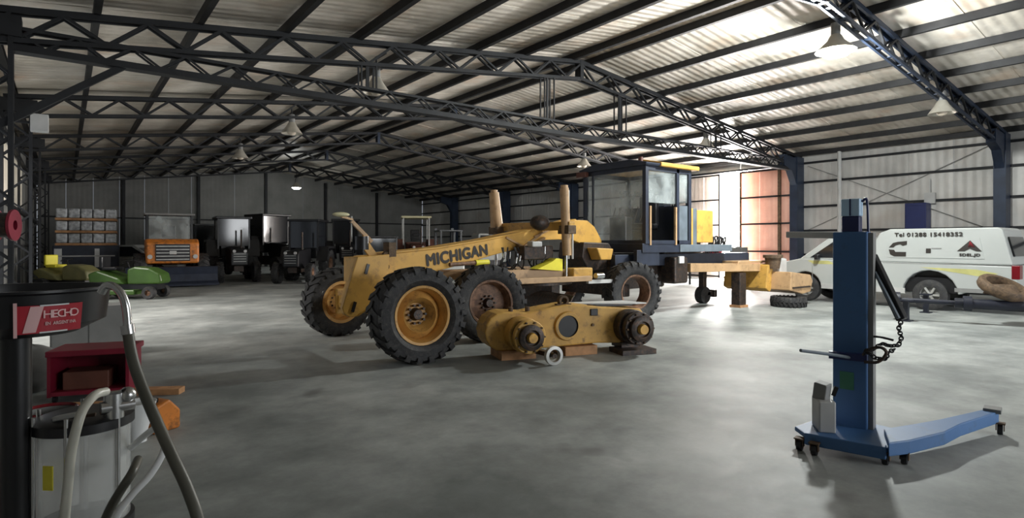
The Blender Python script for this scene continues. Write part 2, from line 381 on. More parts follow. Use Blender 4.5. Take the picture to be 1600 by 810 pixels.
# near end wall, mostly an open gate
nw = empty('wall_front', (0, 0, 0), kind='structure')
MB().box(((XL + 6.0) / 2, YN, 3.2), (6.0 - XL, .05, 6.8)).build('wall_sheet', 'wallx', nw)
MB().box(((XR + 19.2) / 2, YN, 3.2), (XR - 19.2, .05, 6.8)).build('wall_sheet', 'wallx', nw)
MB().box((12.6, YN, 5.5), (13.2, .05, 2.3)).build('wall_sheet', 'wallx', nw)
# sliding gate leaves in the right wall
d1 = empty('door_1', (0, 0, 0), kind='structure')
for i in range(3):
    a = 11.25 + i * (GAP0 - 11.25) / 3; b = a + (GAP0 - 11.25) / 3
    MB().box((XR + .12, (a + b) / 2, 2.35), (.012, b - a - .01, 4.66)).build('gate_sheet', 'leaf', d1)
for z in (.12, 1.25, 2.4, 3.52, 4.62): MB().box((XR + .06, (11.25 + GAP0) / 2, z), (.07, GAP0 - 11.25, .07)).build('gate_rail', 'steel', d1)
for y in (11.3, 12.1, GAP0 - .03): MB().box((XR + .06, y, 2.35), (.07, .07 if y != 12.1 else .12, 4.6)).build('gate_stile', 'rust', d1)
d2 = empty('door_2', (0, 0, 0), kind='structure')
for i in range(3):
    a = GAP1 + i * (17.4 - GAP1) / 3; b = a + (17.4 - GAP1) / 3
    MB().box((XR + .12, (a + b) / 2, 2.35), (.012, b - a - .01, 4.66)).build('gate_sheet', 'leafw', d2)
for z in (.12, 1.25, 2.4, 3.52, 4.62): MB().box((XR + .06, (GAP1 + 17.4) / 2, z), (.07, 17.4 - GAP1, .06)).build('gate_rail', 'steel', d2)
for y in (GAP1 + .03, 17.35): MB().box((XR + .06, y, 2.35), (.07, .07, 4.6)).build('gate_stile', 'steel', d2)
# ------------------------------------------------------------------ trusses and columns
FRAMES = [-1.37, 4.93, 11.2, 17.5, 23.8, 30.1, 36.4]
ORD = ['behind the camera', 'nearest the camera, over the pickup', 'second from the camera, over the tie truss', 'third from the camera', 'fourth from the camera', 'fifth from the camera', 'sixth and furthest from the camera']
DEP = .44
for fi, y in enumerate(FRAMES):
    if fi == 0: continue
    t = empty('roof_truss', (RX, y, 0), label='dark steel lattice roof truss spanning the shed, ' + ORD[fi], cat='roof truss', group='roof trusses')
    off = (RX, y, 0)
    for side in (-1, 1):
        xe = XL + .1 if side < 0 else XR - .1
        zt0 = roofz(RX) - .03; zt1 = roofz(xe) - .03
        for nm, dz, hh, ww in (('top_chord', 0, .09, .20), ('bottom_chord', -DEP, .07, .20)):
            m = MB(off)
            a = Vector((RX, y, zt0 + dz)); b = Vector((xe, y, zt1 + dz))
            for s in (-1, 1):
                m.bar(a + Vector((0, s * .075, 0)), b + Vector((0, s * .075, 0)), .05, hh)
            if nm == 'top_chord': m.bar(a + Vector((0, 0, .045)), b + Vector((0, 0, .045)), .2, .012)
            else:
                L = (b - a).length; k = int(L / .55)
                for i in range(k): q = a.lerp(b, (i + .5) / k); m.box(q, (.12, .15, .015))
            m.build(nm, 'steel' if fi != 1 else 'bluesteel', t)
        # web: zig-zag on both faces
        n = 22; web = MB(off)
        for i in range(n):
            xa = RX + (xe - RX) * i / n; xb = RX + (xe - RX) * (i + 1) / n
            za = roofz(xa) - .06; zb = roofz(xb) - .06
            if i % 2 == 0: pa, pb = (xa, za), (xb, zb - DEP + .05)
            else: pa, pb = (xa, za - DEP + .05), (xb, zb)
            for s in (-1, 1):
                A = Vector((pa[0], y + s * .075, pa[1])) - Vector(off); B = Vector((pb[0], y + s * .075, pb[1])) - Vector(off)
                if fi <= 4: ubar('web_bar', A, B, .045, .045, 'steel', t)
                else: web.bar(A + Vector(off), B + Vector(off), .045, .045)
        if fi > 4: tag(web.build('web_bars', 'steel', t), kind='stuff')
    MB(off).box((RX, y, roofz(RX) - .25), (.12, .22, .5)).build('ridge_plate', 'bluesteel' if fi > 2 else 'steel', t)
    # columns
    cn = ['', 'beside the rear of the white pickup', 'behind the front of the white pickup', 'beyond the gate', 'fourth along the right wall', 'fifth along the right wall', 'furthest along the right wall']
    c = empty('steel_column', (XR - .3, y, 0), label='dark blue steel wall column with haunched head, ' + cn[fi], cat='column', group='right wall columns'); oc = (XR - .3, y, 0)
    m = MB(oc); zt = roofz(XR) - .02
    for s in (-1, 1): m.box((XR - .33, y + s * .14, zt / 2), (.52, .025, zt))
    m.box((XR - .07, y, zt / 2), (.02, .3, zt)); m.box((XR - .59, y, zt / 2), (.02, .3, zt)); m.build('shaft', 'bluesteel', c)
    MB(oc).prism([(XR - .58, zt - 1.1), (XR - .58, zt - .05), (XR - 1.5, zt + .02), (XR - 1.5, zt - .38), (XR - .95, zt - .55)], lambda a, b, q: (a, q, b), y - .12, y + .12).build('haunch', 'bluesteel', c)
    MB(oc).box((XR - .35, y, .015), (.7, .4, .03)).build('base_plate', 'bluesteel', c)
    # lattice columns on the left
    ln = ['', 'beside the camera', 'at the near edge of the left gate', 'first seen whole on the left', 'second seen on the left wall', 'third seen on the left wall', 'furthest on the left wall']
    c = empty('lattice_column', (XL + .3, y, 0), label='dark lattice steel wall column, ' + ln[fi], cat='column', group='left wall lattice columns'); oc = (XL + .3, y, 0)
    for xx in (XL + .07, XL + .58):
        m = MB(oc)
        for s in (-1, 1): m.box((xx, y + s * .09, 2.45), (.06, .05, 4.9))
        m.build('chord', 'steel', c)
    zz = 0; k = 0
    while zz < 4.6:
        a, b = ((XL + .07, XL + .58) if k % 2 == 0 else (XL + .58, XL + .07))
        for s in (-1, 1):
            ubar('web_bar', Vector((a, y + s * .09, zz)) - Vector(oc), Vector((b, y + s * .09, zz + .45)) - Vector(oc), .035, .035, 'steel', c)
        zz += .45; k += 1
    MB(oc).box((XL + .33, y, 4.75), (.75, .3, .3)).build('head_plate', 'steel', c)
# tie truss at eave height, hung from the second roof truss
y = 11.2; T0, T1 = 4.42, 4.74
t = empty('tie_truss', (RX, y, T0), label='straight horizontal lattice tie truss hung below the second roof truss', cat='tie truss'); off = (RX, y, T0)
for nm, z, hh, ww in (('bottom_chord', T0 + .03, .10, .22), ('top_chord', T1, .05, .18)):
    m = MB(off)
    for s in (-1, 1): m.box(((XL + XR) / 2, y + s * ww * .4, z), (XR - XL - 1.2, .045, hh))
    if nm[0] == 'b': m.box(((XL + XR) / 2, y, z - .045), (XR - XL - 1.2, ww, .012))
    m.build(nm, 'steel', t)
n = 62; xs = [XL + .6 + (XR - XL - 1.2) * i / n for i in range(n + 1)]
for i in range(n):
    za, zb = (T1, T0 + .06) if i % 2 == 0 else (T0 + .06, T1)
    for s in (-1, 1): ubar('web_bar', Vector((xs[i], y + s * .08, za)) - Vector(off), Vector((xs[i + 1], y + s * .08, zb)) - Vector(off), .03, .03, 'steel', t)
for x in (4.9, 9.76, 12.5, 17.2):
    m = MB(off); zt = roofz(x) - DEP - .03
    for dx, dy in ((-.16, -.08), (.16, -.08), (-.16, .08), (.16, .08), (0, 0)): m.box((x + dx, y + dy, (T1 + zt) / 2), (.03 if dx else .07, .03, zt - T1))
    m.build('hanger', 'steel', t)
# knee braces at the left head
MB(off).bar((XL + .3, y, 3.2), (XL + 2.0, y, T0 + .05), .08, .1).build('knee_brace', 'steel', t)

# ------------------------------------------------------------------ high-bay lamps
def lamp(x, y, z, lit, label, power=0, r=.29):
    t = empty('high_bay_lamp', (x, y, z), label=label, cat='ceiling lamp', group='high-bay lamps'); o = (x, y, z)
    MB(o).lathe([(.07, .34), (.10, .28), (.14, .2), (r, 0), (r + .012, 0), (.155, .21), (.11, .3), (.07, .35)], (x, y, z), (0, 0, 1), 28).build('lamp_shade', 'lampshade', t, True)
    zt = roofz(x) - DEP - .06; fy_ = min(FRAMES, key=lambda q: abs(q - y))
    if abs(fy_ - y) > .1: MB(o).bar((x, y + .03, max(zt, z + .75)), (x, fy_, max(zt, z + .75)), .05, .05).build('hanging_arm', 'steel', t)
    m = MB(o); m.cyl((x, y, z + .33), (x, y, z + .56), .085); m.build('ballast_housing', 'greypaint', t, True)
    MB(o).cyl((x, y, z + .55), (x, y, max(zt, z + .75)), .02, n=8).build('hanging_rod', 'steel', t)
    if lit: MB(o).lathe([(.001, -.11), (r * .6, -.085), (r * .93, .012), (r * .9, .03), (.001, .03)], (x, y, z), (0, 0, 1), 28).build('diffuser', 'bulb', t, True)
    else: MB(o).ball((x, y, z + .04), .12, 1, 1, .8).build('bulb', 'bulboff', t, True)
    if lit:
        l = bpy.data.lights.new('lamp_light', 'POINT'); l.energy = power; l.color = (.96, 1, .97); l.shadow_soft_size = .2
        lo = bpy.data.objects.new('lamp_light', l); C.objects.link(lo); lo.parent = t; lo.location = (0, 0, -.2)
lamp(12.2, 5.25, 5.43, True, 'lit high-bay lamp hanging at top right, the nearest and brightest', 1500, .36)
lamp(11.3, 36.4, 5.0, True, 'small lit high-bay lamp hanging far away before the back wall', 140)
for x, y, lb in ((17.3, 4.93, 'unlit high-bay lamp hanging from the nearest truss over the pickup'), (5.3, 11.2, 'unlit round high-bay lamp hanging beside the left hanger of the tie truss'),
                 (17.3, 11.2, 'unlit high-bay lamp beside the right hanger of the tie truss'), (5.3, 17.5, 'unlit high-bay lamp catching light under the third truss, left side'),
                 (17.3, 17.5, 'unlit high-bay lamp above the machine cab, on the third truss'), (5.3, 23.8, 'dim unlit high-bay lamp under the fourth truss')):
    lamp(x, y + (.45 if y == 11.2 else 0), 4.82, False, lb)

# ------------------------------------------------------------------ wheels
def tyre_mb(off, c, ax, R, r, wd, lugs=22, lug_h=.05, n=44):
    c = Vector(c); ax = Vector(ax).normalized(); m = MB(off); h = wd / 2
    prof = [(r, -h * .72), (r + (R - r) * .35, -h * .98), (R * .93, -h * .92), (R * .975, -h * .72), (R * .985, 0), (R * .975, h * .72), (R * .93, h * .92), (r + (R - r) * .35, h * .98), (r, h * .72), (r - .02, h * .5), (r - .02, -h * .5)]
    m.lathe(prof, c, ax, n, True)
    q = ax.to_track_quat('Z', 'Y')
    for i in range(lugs):
        for s in (-1, 1):
            t0 = 2 * PI * (i + (.5 if s > 0 else 0)) / lugs; vs = []
            for (hh, dt) in ((.02, .0), (s * h * .98, .16 * 22 / lugs)):
                for rr in (R * .96 if hh != .02 else R * .97, R + lug_h * .3 if abs(hh) < h * .5 else R * .995):
                    for w2 in (-.065 * 22 / lugs, .065 * 22 / lugs):
                        t = t0 + dt + w2; v = q @ Vector((rr * math.cos(t), rr * math.sin(t), hh if hh != .02 else 0)); vs.append(c + v)
            m.add(vs, [(0, 1, 3, 2), (4, 6, 7, 5), (0, 4, 5, 1), (2, 3, 7, 6), (0, 2, 6, 4), (1, 5, 7, 3)])
            # shoulder block
            vs = []
            for hh, ra, rb in ((s * h * .98, R * .90, R * .995), (s * h * 1.04, R * .86, R * .93)):
                for rr in (ra, rb):
                    for w2 in (-.06 * 22 / lugs, .06 * 22 / lugs):
                        t = t0 + .16 * 22 / lugs + w2; vs.append(c + q @ Vector((rr * math.cos(t), rr * math.sin(t), hh)))
            m.add(vs, [(0, 1, 3, 2), (4, 6, 7, 5), (0, 4, 5, 1), (2, 3, 7, 6), (0, 2, 6, 4), (1, 5, 7, 3)])
    return m
def wheel(off, par, c, ax, R, r, wd, rimm, dish=.12, open_=False, lugs=22, bolts=10, name='wheel'):
    """ax points to the outer face"""
    c = Vector(c); ax = Vector(ax).normalized()
    ty = tyre_mb(off, c, ax, R, r, wd, lugs).build('tyre', 'rubber', par, True)
    h = wd / 2
    prof = [(r + .025, h * .74), (r + .02, h * .82), (r - .012, h * .8), (r - .03, h * .55), (r - .05, h * .2), (r - .06, -h * .3), (r - .03, -h * .8), (r + .02, -h * .8)]
    m = MB(off); m.lathe(prof, c, ax, 40)
    if not open_:
        m.lathe([(r - .05, h * .0), (r * .62, -dish * .3), (r * .40, dish * .15), (.001, dish * .15)], c, ax, 40)
    rim = m.build('rim', rimm, ty, True)
    if not open_:
        hb = MB(off); q = ax.to_track_quat('Z', 'Y')
        hb.lathe([(.001, dish * .15 + .10), (r * .17, dish * .15 + .10), (r * .20, dish * .15 + .07), (r * .24, dish * .15)], c, ax, 20)
        hb.build('hub', 'grease', ty, True)
        bb = MB(off)
        for i in range(bolts):
            t = 2 * PI * i / bolts; p = c + q @ Vector((r * .33 * math.cos(t), r * .33 * math.sin(t), dish * .1)); bb.cyl(p, p + ax * .05, .018, n=6)
        bb.build('wheel_nuts', 'grease', ty)
    return ty

# ------------------------------------------------------------------ the grader
GO = (8.0, 8.6, 0)
g = empty('road_grader', GO, label='yellow articulated road grader under repair with glazed cab and MICHIGAN on its long front beam', cat='road grader')
wheel(GO, g, (3.77, 7.0, .635), (-.08, -1, .03), .635, .375, .50, 'rim', -.35)
wheel(GO, g, (3.78, 9.9, .58), (-.12, 1, .0), .59, .345, .42, 'rim')
wheel(GO, g, (9.22, 7.95, .60), (-.25, -1, 0), .61, .34, .40, 'rimbrown', open_=True)
wheel(GO, g, (9.3, 10.15, .60), (0, 1, 0), .61, .34, .40, 'rimbrown', open_=True)
BA = Vector((3.86, 8.4, 0)); BD = Vector((.9934, .115, 0)); BNrm = Vector((.115, -.9934, 0))
def bf(a, b, c): p = BA + BD * a + BNrm * c; return (p.x, p.y, b)
MB(GO).prism([(0, 1.43), (1.0, 1.51), (2.0, 1.64), (3.0, 1.80), (3.9, 1.95), (4.55, 2.08), (4.95, 2.08), (5.2, 1.95), (5.45, 1.66), (5.45, 1.50), (5.0, 1.52), (4.4, 1.68), (3.6, 1.66), (2.9, 1.50), (2.35, 1.40), (1.2, 1.17), (.5, 1.06), (0, 1.04)], bf, -.17, .17).build('main_beam', 'yellow', g, bevel=.012)
MB(GO).prism([(-.02, 1.43), (1.0, 1.51), (2.0, 1.64), (3.0, 1.80), (3.9, 1.95), (4.55, 2.08), (4.55, 2.10), (3.9, 1.97), (3.0, 1.82), (2.0, 1.66), (1.0, 1.53), (-.02, 1.45)], bf, -.19, .19).build('top_flange', 'yellow', g)
for a0, z0, a1, z1 in ((2.55, 1.70, 3.0, 1.53), (3.0, 1.53, 3.75, 1.90), (3.3, 1.72, 3.9, 1.92), (3.0, 1.50, 3.6, 1.70)):
    m = MB(GO); m.bar(bf(a0, z0, .185), bf(a1, z1, .185), .03, .035); m.build('stiffener', 'tan', g)
text('lettering', 'MICHIGAN', .262, 'ink', g, Vector(bf(1.44, 1.39, .176)) - Vector(GO), Vector((BD.x, BD.y, .128)), Vector((-.128 * BD.x, -.128 * BD.y, 1)), .006, 1.0, .013)
m = MB(GO)
m.prism([(3.13, .68), (3.36, 1.40), (3.86, 1.43), (3.84, 1.10), (3.66, .95), (3.48, .60), (3.38, .54), (3.25, .53), (3.16, .58)], lambda a, b, c: (a, c, b), 8.02, 8.12)
m.build('axle_bracket', 'yellow', g, bevel=.01)
MB(GO).prism([(3.13, .68), (3.36, 1.40), (3.86, 1.43), (3.84, 1.10), (3.66, .95), (3.48, .60), (3.25, .53)], lambda a, b, c: (a + .22, c, b), 8.62, 8.72).build('axle_bracket', 'yellow', g, bevel=.01)
MB(GO).box((3.62, 8.4, 1.2), (.42, .58, .38)).build('front_bolster', 'yellow', g, bevel=.015)
for zc, xc in ((1.22, 3.50), (.68, 3.30)): MB(GO).box((xc, 8.012, zc), (.045, .014, .15), rot=Matrix.Rotation(.3, 3, 'Y')).build('slot', 'black', g)
MB(GO).bar((3.72, 7.3, .62), (3.72, 9.6, .62), .16, .2).build('front_axle', 'yellow2', g, bevel=.01)
MB(GO).cyl((3.35, 8.4, .62), (3.8, 8.4, .62), .09).build('pivot_pin', 'grease', g, True)
for yy in (7.25, 9.55): MB(GO).box((3.74, yy, .62), (.24, .1, .42)).build('knuckle', 'yellow2', g, bevel=.01)
# lamp bracket and rods at the nose
MB(GO).bar((3.40, 8.35, 1.93), (3.72, 8.35, 1.62), .05, .05).build('lamp_arm', 'tan', g)
MB(GO).bar((3.52, 8.3, 1.68), (3.80, 8.3, 1.30), .05, .12).build('lamp_bracket', 'yellow', g)
MB(GO).cyl((3.40, 8.35, 1.62), (3.40, 8.35, 2.0), .012, n=8).build('marker_rod', 'lightgrey', g)
MB(GO).ball((3.22, 8.3, 2.02), .07, 1.9, .8, .5).build('head_lamp', 'cream', g, True)
MB(GO).bar((3.22, 8.3, 1.99), (3.42, 8.35, 1.95), .03, .03).build('lamp_arm', 'tan', g)
MB(GO).cyl((3.50, 8.2, 1.5), (3.50, 8.2, 1.70), .1).build('lamp_housing', 'black', g, True)
MB(GO).box((3.95, 8.2, 1.50), (.12, .2, .22)).build('valve_block', 'rust', g)
for zc in (1.24, 1.42): MB(GO).cyl((3.86, 8.19, zc), (3.86, 8.12, zc), .05, n=14).build('bolt_head', 'rust', g)
# side shift cylinder with bright yellow end below the lettering
MB(GO).cyl((5.05, 8.25, 1.24), (5.58, 8.28, 1.26), .035).build('steering_cylinder', 'rimbrown', g, True)
MB(GO).cyl((5.58, 8.28, 1.26), (5.86, 8.29, 1.265), .05).build('cylinder_end', 'bright', g, True, label='bright yellow cylinder end')
# blade lift cylinders
for (x, yy, zb, lb) in ((6.98, 9.6, 1.9, None), (7.44, 8.0, 1.35, None)):
    m = MB(GO); m.cyl((x + .02, yy, zb + .02), (x - .05, yy, 2.63), .13 if yy > 9 else .085, .10 if yy > 9 else .085); m.cyl((x - .05, yy, 2.63), (x - .05, yy, 2.68), .07)
    m.build('lift_cylinder', 'tan', g, True)
    MB(GO).cyl((x, yy, .95), (x, yy, zb + .05), .03, n=12).build('piston_rod', 'chrome', g, True)
    MB(GO).box((x + .02, yy, 1.85), (.2, .3, .16)).build('cylinder_yoke', 'rust', g, bevel=.01)
MB(GO).cyl((7.60, 8.0, 1.30), (7.60, 8.0, 1.85), .022, n=10).build('oil_pipe', 'galv', g, True)
MB(GO).cyl((7.52, 8.02, 1.30), (7.52, 8.02, 2.6), .018, n=10).build('oil_pipe', 'galv', g, True)
MB(GO).bar((7.1, 9.7, 1.92), (7.5, 7.9, 1.92), .18, .16).build('lift_saddle', 'yellow2', g, bevel=.01)
MB(GO).ball((7.05, 8.3, 1.98), .16, 1.3, 1, .9).build('pivot_ball', 'grease', g, True)
MB(GO).ball((7.75, 8.3, 1.90), .13, 1, 1, .9).build('pivot_ball', 'yellow2', g, True)
# hydraulic valves and hoses under the beam
random.seed(3)
for i in range(12):
    x = 6.15 + i * .085; yy = 8.3 + random.uniform(-.05, .08)
    MB(GO).tube([(x, yy, 1.52), (x + random.uniform(-.06, .06), yy - .05, 1.36), (x + random.uniform(-.12, .12), yy - .03, 1.2), (x + random.uniform(-.3, .5), yy + .1, 1.05)], .014, 8, 4).build('hydraulic_hose', 'black', g, True)
    z = 1.30 + random.uniform(-.07, .1)
    MB(GO).cyl((x, yy - .06, z), (x + random.uniform(-.03, .03), yy - .06, z + random.uniform(.08, .14)), .016, n=8).build('hose_fitting', 'chrome', g, True)
MB(GO).box((6.95, 8.35, 1.42), (.7, .3, .26)).build('valve_bank', 'grease', g, bevel=.02)
MB(GO).box((6.80, 8.15, 1.58), (.24, .16, .1)).build('valve_cap', 'lightgrey', g, bevel=.02)
MB(GO).prism([(6.75, 1.13), (7.35, 1.08), (7.35, 1.30), (7.2, 1.32), (7.1, 1.26)], lambda a, b, c: (a, c, b), 8.0, 8.25).build('swivel_guard', 'bright', g, label='bright yellow swivel guard')
# drawbar, circle and blade
MB(GO).bar((5.0, 8.62, 1.05), (7.9, 8.02, 1.02), .12, .16).build('drawbar_arm', 'tan', g, bevel=.01)
MB(GO).bar((5.0, 8.7, 1.05), (7.9, 9.7, 1.02), .12, .16).build('drawbar_arm', 'tan', g, bevel=.01)
MB(GO).bar((6.2, 7.98, .93), (7.9, 7.82, .93), .1, .1).build('side_rail', 'tan', g, bevel=.01)
MB(GO).box((7.75, 7.98, 1.02), (.5, .25, .22)).build('ball_socket', 'yellow2', g, bevel=.02)
MB(GO).cyl((8.12, 7.9, .96), (8.32, 7.9, .96), .06).build('link_pin', 'chrome', g, True)
MB(GO).bar((7.9, 7.9, .86), (8.7, 8.0, .84), .06, .07).build('link_bar', 'lightgrey', g)
MB(GO).lathe([(.80, -.05), (.80, .05), (.58, .05), (.58, -.05)], (7.3, 8.85, .86), (0, 0, 1), 48, True).build('circle_gear', 'grease', g, True)
m = MB(GO); bl = []
for i in range(9):
    t = -1.0 + 2.0 * i / 8; bl.append((.22 * (1 - math.cos(t)) - .04, .42 + .30 * math.sin(t)))
poly = bl + [(a + .025, b) for a, b in reversed(bl)]
bd = Vector((-.22, -1, 0)).normalized(); bx = Vector((1, -.22, 0)).normalized()
m.prism(poly, lambda a, b, c: tuple(Vector((7.35, 8.9, b)) + bx * a + bd * c), -1.6, 1.5); m.build('blade', 'grease', g)
m = MB(GO); m.box((7.45, 8.85, .68), (.2, 1.1, .3)); m.build('blade_carrier', 'grease', g)
# articulation, transmission, frame under the cab
MB(GO).prism([(8.55, 1.62), (9.3, 1.60), (9.55, 1.3), (9.2, 1.05), (8.7, 1.0), (8.5, 1.3)], lambda a, b, c: (a, c, b), 8.65, 9.4).build('articulation_joint', 'grease', g, bevel=.02)
MB(GO).prism([(8.62, 1.50), (9.12, 1.48), (9.05, 1.25), (8.75, 1.25)], lambda a, b, c: (a, c, b), 8.35, 8.65).build('joint_cover', 'yellow', g, bevel=.02)
MB(GO).box((10.2, 9.05, .95), (1.9, .9, .75)).build('transmission', 'grease', g, bevel=.05)
for yy in (8.45, 9.65): MB(GO).box((11.8, yy, 1.22), (5.2, .14, .26)).build('frame_rail', 'darkblue' if yy < 9 else 'grease', g, bevel=.01)
MB(GO).box((10.65, 9.05, 1.49), (1.75, 1.85, .2)).build('cab_floor', 'darkblue', g, bevel=.01)
MB(GO).box((10.0, 8.2, 1.28), (.75, .1, .34)).build('side_panel', 'darkblue', g, bevel=.01)
MB(GO).box((9.3, 9.1, .6), (.2, 1.9, .25)).build('rear_axle', 'grease', g, bevel=.02)
# cab
X0, X1, Y0, Y1, Z0, Z1 = 9.9, 11.42, 8.15, 9.95, 1.58, 3.27
for (x, yy) in ((X0, Y0), (X0, Y1), (X1, Y0), (X1, Y1)): MB(GO).box((x, yy, (Z0 + Z1) / 2), (.10, .10, Z1 - Z0)).build('cab_post', 'darkblue', g, bevel=.01)
MB(GO).box((10.98, Y0, (Z0 + Z1) / 2), (.09, .08, Z1 - Z0)).build('cab_post', 'darkblue', g)
for x in (X0 + .11, 10.90): MB(GO).box((x, Y0 - .03, 1.98), (.05, .05, .85)).build('door_pillar_cover', 'tan', g)
MB(GO).box((X1 + .09, Y0 - .01, 1.98), (.06, .06, .85)).build('door_pillar_cover', 'yellow', g)
for a, b in (((X0, Y0), (X0, Y1)), ((X0, Y0), (X1, Y0)), ((X1, Y0), (X1, Y1)), ((X0, Y1), (X1, Y1))):
    MB(GO).bar((*a, Z1 - .04), (*b, Z1 - .04), .08, .10).build('roof_rail', 'darkblue', g)
    MB(GO).bar((*a, Z0 + .04), (*b, Z0 + .04), .08, .08).build('sill_rail', 'darkblue', g)
MB(GO).box((X0, (Y0 + Y1) / 2, (Z0 + Z1) / 2), (.012, Y1 - Y0 - .1, Z1 - Z0 - .12)).build('front_glass', 'glass', g)
MB(GO).box(((X0 + 10.98) / 2, Y0, 2.85), (10.98 - X0 - .1, .012, .74)).build('side_glass', 'glass', g)
MB(GO).box(((10.98 + X1) / 2, Y0, 2.87), (X1 - 10.98 - .1, .012, .70)).build('side_glass', 'glass', g)
MB(GO).box(((X0 + X1) / 2, Y1, 2.4), (X1 - X0 - .1, .012, 1.5)).build('side_glass', 'glass', g)
MB(GO).box((X1, (Y0 + Y1) / 2, 2.85), (.012, Y1 - Y0 - .1, .7)).build('rear_glass', 'glass', g)
MB(GO).box(((10.98 + X1) / 2, Y0, 2.05), (X1 - 10.98 - .1, .03, .8)).build('lower_panel', 'slate', g)
MB(GO).box((X1, (Y0 + Y1) / 2, 2.05), (.03, Y1 - Y0 - .1, .85)).build('lower_panel', 'darkblue', g)
for yy in (9.72,): MB(GO).box((X0 + .01, yy, 2.4), (.04, .04, 1.6)).build('glazing_bar', 'darkblue', g)
MB(GO).prism([(8.05, Z1), (8.02, Z1 + .06), (8.5, Z1 + .16), (9.6, Z1 + .16), (10.08, Z1 + .06), (10.05, Z1)], lambda a, b, c: (c, a, b), X0 - .12, X0 + .55).build('roof_front', 'darkblue', g, bevel=.02)
MB(GO).prism([(8.0, Z1), (8.0, Z1 + .09), (8.5, Z1 + .2), (9.6, Z1 + .2), (10.1, Z1 + .09), (10.1, Z1)], lambda a, b, c: (c, a, b), X0 + .35, X1 + .22).build('roof', 'yellow', g, bevel=.02)
MB(GO).cyl((X0 + .02, 8.3, Z1 + .09), (X0 + .02, 8.3, Z1 + .2), .05).build('beacon', 'brownred', g, True)
MB(GO).box((9.78, 9.95, 3.22), (.12, .3, .12)).build('work_lamp', 'brownred', g, bevel=.01)
m = MB(GO); m.box((10.75, 8.95, 1.98), (.5, .55, .16)); m.box((11.0, 8.95, 2.35), (.14, .5, .72)); m.box((11.02, 8.95, 2.78), (.1, .26, .18)); m.box((10.75, 8.95, 1.75), (.3, .3, .35)); m.build('operator_seat', 'black', g, bevel=.04)
MB(GO).box((10.12, 9.05, 1.9), (.25, .5, .6)).build('steering_console', 'black', g, bevel=.04)
MB(GO).lathe([(.19, -.012), (.205, 0), (.19, .012), (.178, 0)], (10.34, 9.05, 2.32), (.6, 0, 1), 28, True).build('steering_wheel', 'black', g, True)
for i in range(6): MB(GO).cyl((10.2, 8.55 + i * .17, 2.1), (10.28, 8.5 + i * .17, 2.42), .012, n=8).build('control_lever', 'grease', g)
# bare engine bay behind the cab
MB(GO).box((11.75, 8.5, 1.95), (.30, .5, .95)).build('air_duct', 'slate', g, bevel=.02)
MB(GO).box((12.3, 8.55, 2.0), (.66, .5, .78)).build('engine_side_cover', 'yellow', g, bevel=.02)
MB(GO).box((12.1, 8.35, 1.48), (2.1, .5, .17)).build('deck', 'slate', g, bevel=.01)
MB(GO).box((12.2, 9.15, 1.55), (1.5, .6, .7)).build('engine_block', 'grease', g, bevel=.05)
MB(GO).box((11.1, 8.3, .98), (.5, .4, .6)).build('pump_housing', 'grease', g, bevel=.05)
MB(GO).box((11.05, 8.08, 1.22), (.18, .05, .16)).build('work_lamp', 'whiteplastic', g, bevel=.01)
for i in range(7):
    x = 12.9 + i * .09
    MB(GO).tube([(x, 8.7, 1.35), (x + .02, 8.6, 1.6 + .05 * (i % 3)), (x + .2, 8.6, 1.75 - .06 * (i % 2)), (x + .45, 8.8, 1.4)], .022, 8, 4).build('hydraulic_hose', 'black', g, True)
# rear frame
MB(GO).bar((11.4, 8.15, 1.03), (14.5, 7.95, .97), .16, .20).build('rear_frame_rail', 'tan', g, bevel=.01)
MB(GO).bar((11.4, 9.3, 1.03), (14.6, 9.0, .97), .16, .20).build('rear_frame_rail', 'tan', g, bevel=.01)
MB(GO).box((13.8, 8.5, 1.12), (1.3, 1.1, .06)).build('rear_plate', 'tan', g, bevel=.01)
MB(GO).prism([(14.0, .45), (14.1, 1.05), (14.35, 1.05), (14.35, .5), (14.2, .36)], lambda a, b, c: (a, c, b), 7.7, 8.9).build('drop_plate', 'yellow2', g, bevel=.015)
MB(GO).prism([(14.25, .42), (14.3, .88), (15.3, .78), (15.42, .62), (15.3, .34), (14.9, .30)], lambda a, b, c: (a, c, b), 7.2, 8.6).build('counterweight', 'tan', g, bevel=.02)
MB(GO).box((14.8, 7.19, .48), (.9, .03, .04)).build('edge_strip', 'grease', g)
# rear engine bits standing on the counterweight
MB(GO).cyl((14.35, 7.7, .95), (14.35, 7.7, 1.22), .16, .2).build('filter_housing', 'rust', g, True)
MB(GO).cyl((14.35, 7.7, 1.22), (14.35, 7.7, 1.30), .24).build('filter_cap', 'rust', g, True)
MB(GO).box((14.9, 7.9, .98), (.4, .4, .45)).build('pump', 'lightgrey', g, bevel=.06)
# stands below the rear frame
t = empty('support_post', (13.35, 8.05, 0), label='dark square post propping up the rear frame of the yellow grader', cat='post')
MB().box((0, 0, .43), (.3, .24, .86)).build('post', 'grease', t, bevel=.02); MB().box((0, 0, .03), (.36, .3, .06)).build('foot', 'wood', t)
q = G(1232, 479); t = empty('tyre_block', q, label='old black tyre lying flat under the rear counterweight of the grader', cat='tyre')
tyre_mb((0, 0, 0), (0, 0, .13), (0, 0, 1), .42, .2, .24, 26).build('tyre', 'rubber', t, True)
q = G(1098, 474); t = empty('jack_stand', q, label='small dark wheeled jack stand under the middle of the grader rear frame', cat='jack stand')
m = MB(); m.cyl((0, -.1, .22), (0, .1, .22), .22); m.build('wheel', 'rubber', t, True)
MB().bar((0, 0, .2), (0, 0, .9), .16, .16).build('column', 'grease', t, bevel=.02); MB().box((.22, 0, .25), (.3, .2, .12)).build('arm', 'grease', t, bevel=.02); MB().box((.38, 0, .25), (.14, .3, .2)).build('foot', 'grease', t, bevel=.02)
